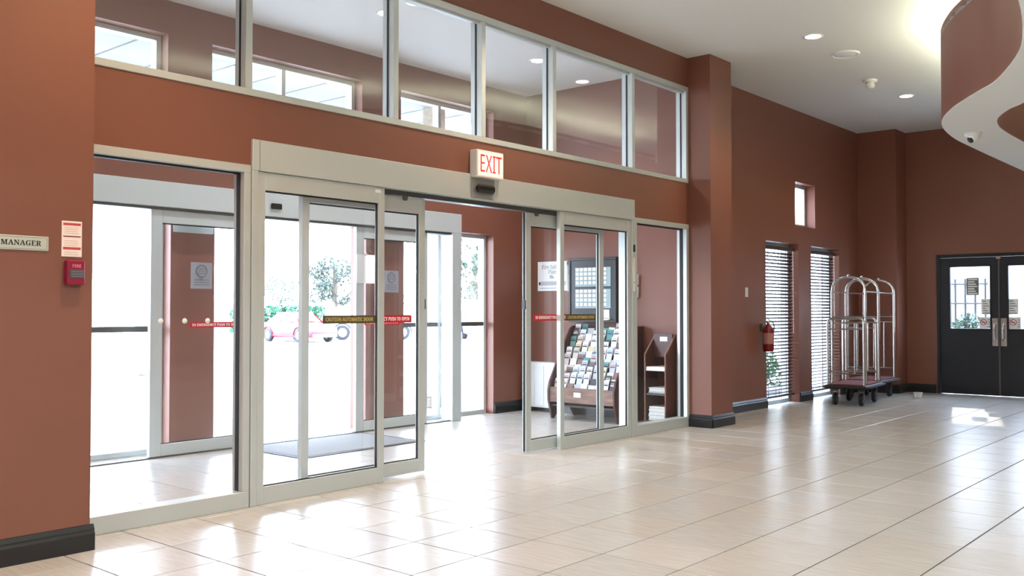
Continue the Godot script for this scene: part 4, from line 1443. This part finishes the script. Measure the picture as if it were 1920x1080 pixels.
func car(called: String, label: String, at: Vector3, turn: float, paint: Material, suv: bool, size := 1.0) -> void:
	# local x = forward, y up, z = width
	var t := thing(called, label, "car", at, turn)
	t.scale = Vector3(size, size, size)
	var L := 2.2
	var hgt := 1.62 if suv else 1.42
	var sill := 0.30 if suv else 0.22
	# cross-sections from front to back: [x, half width, bottom, belt height]
	var secs := [[L, 0.62, sill + 0.18, 0.62], [L - 0.10, 0.78, sill + 0.06, 0.72], [L - 0.45, 0.86, sill, 0.82], [L - 1.0, 0.89, sill, 0.90], [0.55, 0.90, sill, 0.95], [-0.9, 0.90, sill, 0.97], [-1.55, 0.88, sill, 0.96], [-L + 0.15, 0.80, sill + 0.08, 0.92], [-L, 0.68, sill + 0.2, 0.82]]
	var st := new_st()
	st.set_smooth_group(4)
	var rings := []
	for s in secs:
		var w: float = s[1]
		var b: float = s[2]
		var y: float = s[3] + (0.14 if suv else 0.0)
		var ring := []
		for q in [[-0.8, b], [-0.97, b + 0.08], [-1.0, (b + y) * 0.5], [-0.98, y - 0.08], [-0.88, y], [0.0, y + 0.03], [0.88, y], [0.98, y - 0.08], [1.0, (b + y) * 0.5], [0.97, b + 0.08], [0.8, b]]:
			ring.append(Vector3(s[0], q[1], q[0] * w))
		rings.append(ring)
	for i in rings.size() - 1:
		var c: Vector3 = (rings[i][5] + rings[i][0] + rings[i][10] + rings[i + 1][5]) / 4.0
		for k in 11:
			quad_out(st, rings[i][k], rings[i][(k + 1) % 11], rings[i + 1][(k + 1) % 11], rings[i + 1][k], c)
	for e in [0, rings.size() - 1]:
		var c: Vector3 = Vector3(0, 0.6, 0)
		for k in range(1, 10):
			tri_out(st, rings[e][0], rings[e][k], rings[e][k + 1], c)
	obj("body", st, paint, t)
	# cabin: roof line
	st = new_st()
	st.set_smooth_group(5)
	var cab := [[0.95, 0.70, 0.0], [0.25, 0.60, 1.0], [-0.8, 0.60, 1.0], [-1.75 if not suv else -2.05, 0.66, 0.0 if not suv else 0.35]]
	var cr := []
	for s in cab:
		var y0 := 0.93 + (0.14 if suv else 0.0)
		var y := lerpf(y0, hgt, s[2])
		cr.append([Vector3(s[0] + 0.12 * (1 - s[2]), y0 - 0.02, -0.80), Vector3(s[0], y, -s[1]), Vector3(s[0], y + 0.02, 0), Vector3(s[0], y, s[1]), Vector3(s[0] + 0.12 * (1 - s[2]), y0 - 0.02, 0.80)])
	for i in 3:
		var c := Vector3((cab[i][0] + cab[i + 1][0]) / 2, 0.7, 0)
		for k in 4:
			quad_out(st, cr[i][k], cr[i][k + 1], cr[i + 1][k + 1], cr[i + 1][k], c)
	var cabin := obj("cabin", st, paint, t)
	st = new_st()
	for s in [-1.0, 1.0]:
		var y0 := 0.97 + (0.14 if suv else 0.0)
		var c := Vector3(0, 0.9, 0)
		var z0: float = s * 0.79
		var z1: float = s * 0.635
		quad_out(st, Vector3(0.82, y0, z0 + s * 0.01), Vector3(-0.25, y0, z0 + s * 0.01), Vector3(-0.25, hgt - 0.1, z1 + s * 0.012), Vector3(0.28, hgt - 0.1, z1 + s * 0.012), c)
		quad_out(st, Vector3(-0.33, y0, z0 + s * 0.01), Vector3(-1.35, y0, z0 + s * 0.01), Vector3(-0.85, hgt - 0.1, z1 + s * 0.012), Vector3(-0.33, hgt - 0.1, z1 + s * 0.012), c)
	quad_out(st, Vector3(0.99, 0.99, -0.6), Vector3(0.99, 0.99, 0.6), Vector3(0.36, hgt - 0.06, 0.52), Vector3(0.36, hgt - 0.06, -0.52), Vector3(0, 0.6, 0))
	obj("window_glass", st, mat("car_glass", C8(60, 70, 78), 0.08), cabin)
	for x in [1.32, -1.32]:
		for s in [-1.0, 1.0]:
			st = new_st()
			var wx := Transform3D(Basis(Vector3(1, 0, 0), PI / 2), Vector3(x, 0.33, s * 0.80))
			lathe(st, [Vector2(0.20, -0.11), Vector2(0.30, -0.11), Vector2(0.33, -0.08), Vector2(0.33, 0.08), Vector2(0.30, 0.11), Vector2(0.20, 0.11)], 24, wx)
			var wh := obj("wheel", st, mats["rubber"], t)
			st = new_st()
			lathe(st, [Vector2(0.0, -0.115), Vector2(0.2, -0.10), Vector2(0.2, 0.10), Vector2(0.0, 0.115)], 20, wx)
			obj("rim", st, mats["aluminium"], wh)
			st = new_st()
			var arch := []
			for k in 13:
				var a := PI * k / 12.0
				arch.append(Vector3(x + 0.40 * cos(a), 0.33 + 0.40 * sin(a), s * 0.905))
			tube(st, arch, 0.03, 5)
			obj("wheel_arch", st, mats["rubber"], t)
	st = new_st()
	for s in [-1.0, 1.0]:
		bx(st, L - 0.12, L - 0.02, 0.58, 0.68, s * 0.52 - 0.16, s * 0.52 + 0.16, 0.03)
	obj("headlight", st, mats["plastic_white"], t)
	st = new_st()
	bx(st, L - 0.05, L + 0.05, sill + 0.02, sill + 0.2, -0.7, 0.7, 0.04)
	obj("bumper", st, mat("bumper_grey", C8(80, 80, 84), 0.6), t)

func outside() -> void:
	var st := new_st()
	bx(st, -70, 90, -0.4, -0.035, -110, ZO - 0.1)
	bx(st, XF + 0.18, 90, -0.4, -0.035, ZO - 0.1, 40)
	struct("ground", st, mats["concrete"], "pale concrete forecourt and parking area outside the glass doors", "ground")
	st = new_st()
	bx(st, 9.62, 15.5, -0.4, -0.03, ZO - 0.1, -0.5)
	struct("ground_strip", st, mats["concrete"], "pale paved strip outside the blind windows", "ground")
	# canopy over the drive
	var t := thing("canopy", "white plank canopy roof over the forecourt outside the doors", "canopy", Vector3.ZERO, 0.0, "", "structure")
	st = new_st()
	bx(st, 0.5, 10.2, 4.05, 4.5, -13.1, ZO - 0.27)
	obj("roof_slab", st, mats["ceiling_paint"], t)
	for k in 16:
		box_obj("soffit_plank", mat("soffit_grey", C8(122, 124, 120), 0.7), t, 0.55 + k * 0.6, 1.12 + k * 0.6, 4.01, 4.05, -13.05, ZO - 0.3, 0.006)
	box_obj("edge_beam", mats["beige_stone"], t, 0.4, 10.3, 4.0, 4.55, -13.3, -13.05, 0.01)
	for q in [[9.02, -3.85, "pale stone canopy post just outside the right vestibule window"], [1.6, -3.85, "pale stone canopy post outside the left end of the vestibule"], [9.62, -12.8, "pale stone canopy post at the far edge of the canopy seen through the left sidelight"]]:
		var c := thing("canopy_post", q[2], "post", Vector3(q[0], -0.035, q[1]), 0.0, "pale stone posts under the canopy")
		box_obj("shaft", mats["beige_stone"], c, -0.11, 0.11, 0.14, 4.055, -0.11, 0.11, 0.008)
		box_obj("plinth", mat("plinth_stone", C8(110, 100, 90), 0.85), c, -0.15, 0.15, 0.0, 0.14, -0.15, 0.15, 0.012)
	# cars
	car("car", "low red car parked in the sunlit lot seen through the left sliding door", Vector3(24.2, -0.035, -27.25), -1.62, mat("car_red", C8(168, 40, 50), 0.3), false, 0.86)
	car("car", "pale tall car with dark wheels right of the red car beyond the outer door edge", Vector3(28.13, -0.035, -27.2), -0.62, mat("car_silver", C8(196, 198, 202), 0.3), true)
	car("car", "grey car parked outside the far right vestibule window", Vector3(32.9, -0.035, -24.8), -2.4, mat("car_grey", C8(128, 132, 140), 0.3), false)
	# hedge
	t = thing("hedge", "low clipped green hedge behind the red car", "hedge", Vector3(27.5, -0.035, -33.3), -0.75)
	var spots := []
	for k in 9:
		spots.append([Vector3(-1.9 + k * 0.48, 1.1, 0), Vector3(0.4, 0.45, 0.45)])
		spots.append([Vector3(-1.9 + k * 0.48, 0.45, 0), Vector3(0.4, 0.45, 0.45)])
	var hg := put("foliage", leaf_cloud(5000, spots, 0.11), leaves_mat("hedge_leaf", C8(26, 84, 56)), t)
	hg.set_meta("kind", "stuff")
	st = new_st()
	for k in 4:
		tube(st, [Vector3(-1.6 + k, 0, 0), Vector3(-1.6 + k + 0.1, 1.1, 0.05)], 0.03, 5)
	obj("stem", st, mat("bark", C8(104, 88, 74), 0.9), t)
	var lg := leaves_mat("tree_leaf", C8(44, 58, 44))
	var lg2 := leaves_mat("tree_leaf_pale", C8(58, 66, 58))
	tree("leafy tree beyond the hedge seen through the left sliding door", Vector3(31.86, -0.035, -34.4), 4.2, 1.5, 3000, 0.10, lg2)
	tree("thin pale tree left of the leafy tree above the red car", Vector3(31.0, -0.035, -38.3), 3.1, 1.3, 900, 0.09, lg2)
	tree("green tree right of the leafy tree behind the outer door edge", Vector3(34.6, -0.035, -33.6), 3.0, 1.3, 1500, 0.09, lg)
	tree("tall tree outside the far right vestibule window", Vector3(29.35, -0.035, -21.96), 4.5, 1.1, 2200, 0.08, lg)
	# flower shrubs outside the blinds
	for q in [[11.9, -1.45, "leafy shrub with red flowers outside the left blind window", true], [13.75, -1.5, "low green shrub outside the right blind window", false]]:
		t = thing("shrub", q[2], "shrub", Vector3(q[0], -0.03, q[1]))
		var sp := []
		for k in 8:
			sp.append([Vector3(rng.randf_range(-0.35, 0.35), rng.randf_range(0.2, 0.55), rng.randf_range(-0.25, 0.25)), Vector3(0.2, 0.2, 0.2)])
		var fo := put("foliage", leaf_cloud(1400, sp, 0.045), leaves_mat("shrub_leaf", C8(58, 112, 60)), t)
		fo.set_meta("kind", "stuff")
		st = new_st()
		for k in 6:
			tube(st, [Vector3(0, 0, 0), Vector3(rng.randf_range(-0.3, 0.3), 0.55, rng.randf_range(-0.2, 0.2))], 0.012, 5)
		obj("stem", st, mats["bark"], t)
		if q[3]:
			for k in 9:
				st = new_st()
				var c := Vector3(rng.randf_range(-0.3, 0.35), rng.randf_range(0.5, 0.85), rng.randf_range(-0.1, 0.3))
				for j in 5:
					var a := TAU * j / 5
					lathe(st, [Vector2(0, -0.012), Vector2(0.022, 0.0), Vector2(0, 0.012)], 6, Transform3D(Basis(Vector3.UP, a), c + Vector3(cos(a) * 0.03, 0, sin(a) * 0.03)))
				obj("flower", st, mats["red_paint"], t)
	# outside the black doors
	t = thing("patio_planter", "dark planter with a bushy plant standing outside the left black door", "planter", Vector3(17.2, -0.035, 0.72))
	st = new_st()
	lathe(st, [Vector2(0.0, 0.0), Vector2(0.2, 0.0), Vector2(0.27, 0.42), Vector2(0.30, 0.46), Vector2(0.26, 0.46), Vector2(0.24, 0.40), Vector2(0.0, 0.40)], 24)
	obj("pot", st, mats["dark_board"], t)
	var ps := []
	for k in 6:
		ps.append([Vector3(rng.randf_range(-0.2, 0.2), rng.randf_range(0.6, 1.05), rng.randf_range(-0.2, 0.2)), Vector3(0.22, 0.22, 0.22)])
	var pf := put("foliage", leaf_cloud(1200, ps, 0.06), leaves_mat("planter_leaf", C8(52, 70, 58)), t)
	pf.set_meta("kind", "stuff")
	t = thing("added_patio_wall", "pale garden wall added outside the black double doors to block sky glare", "garden wall", Vector3(19.2, -0.035, 1.2))  # added so the door glass shows a shaded wall, not bright sky
	box_obj("wall_body", mats["concrete"], t, -0.12, 0.12, 0.0, 2.5, -3.6, 4.2, 0.01)
	box_obj("coping", mats["beige_stone"], t, -0.16, 0.16, 2.5, 2.57, -3.62, 4.22, 0.01)
	for q in [[-1.35, 0.7, 0.25, 1.9], [0.35, 1.4, 0.3, 1.95]]:
		var tr := new_st()
		for i in 5:
			var z: float = lerpf(q[0], q[0] + q[1], i / 4.0)
			tube(tr, [Vector3(-0.15, q[2], z), Vector3(-0.15, q[3], z)], 0.018, 6)
		for i in 5:
			var y: float = lerpf(q[2] + 0.1, q[3] - 0.1, i / 4.0)
			tube(tr, [Vector3(-0.16, y, q[0] - 0.05), Vector3(-0.16, y, q[0] + q[1] + 0.05)], 0.014, 6)
		obj("trellis", tr, mats["dark_board"], t)
	t = thing("patio_bench", "dark slatted bench standing outside the right black door", "bench", Vector3(17.9, -0.035, 1.75), PI / 2)
	for k in 5:
		box_obj("seat_slat", mats["dark_board"], t, -0.7, 0.7, 0.42, 0.45, -0.22 + k * 0.09, -0.15 + k * 0.09, 0.004)
	for k in 4:
		box_obj("back_slat", mats["dark_board"], t, -0.7, 0.7, 0.55 + k * 0.12, 0.63 + k * 0.12, 0.235, 0.26, 0.004)
	for sx in [-0.62, 0.62]:
		box_obj("end_frame", mats["aluminium_dark"], t, sx - 0.025, sx + 0.025, 0.0, 0.42, -0.22, 0.22, 0.004)
		box_obj("back_post", mats["aluminium_dark"], t, sx - 0.025, sx + 0.025, 0.42, 1.0, 0.21, 0.235, 0.004)
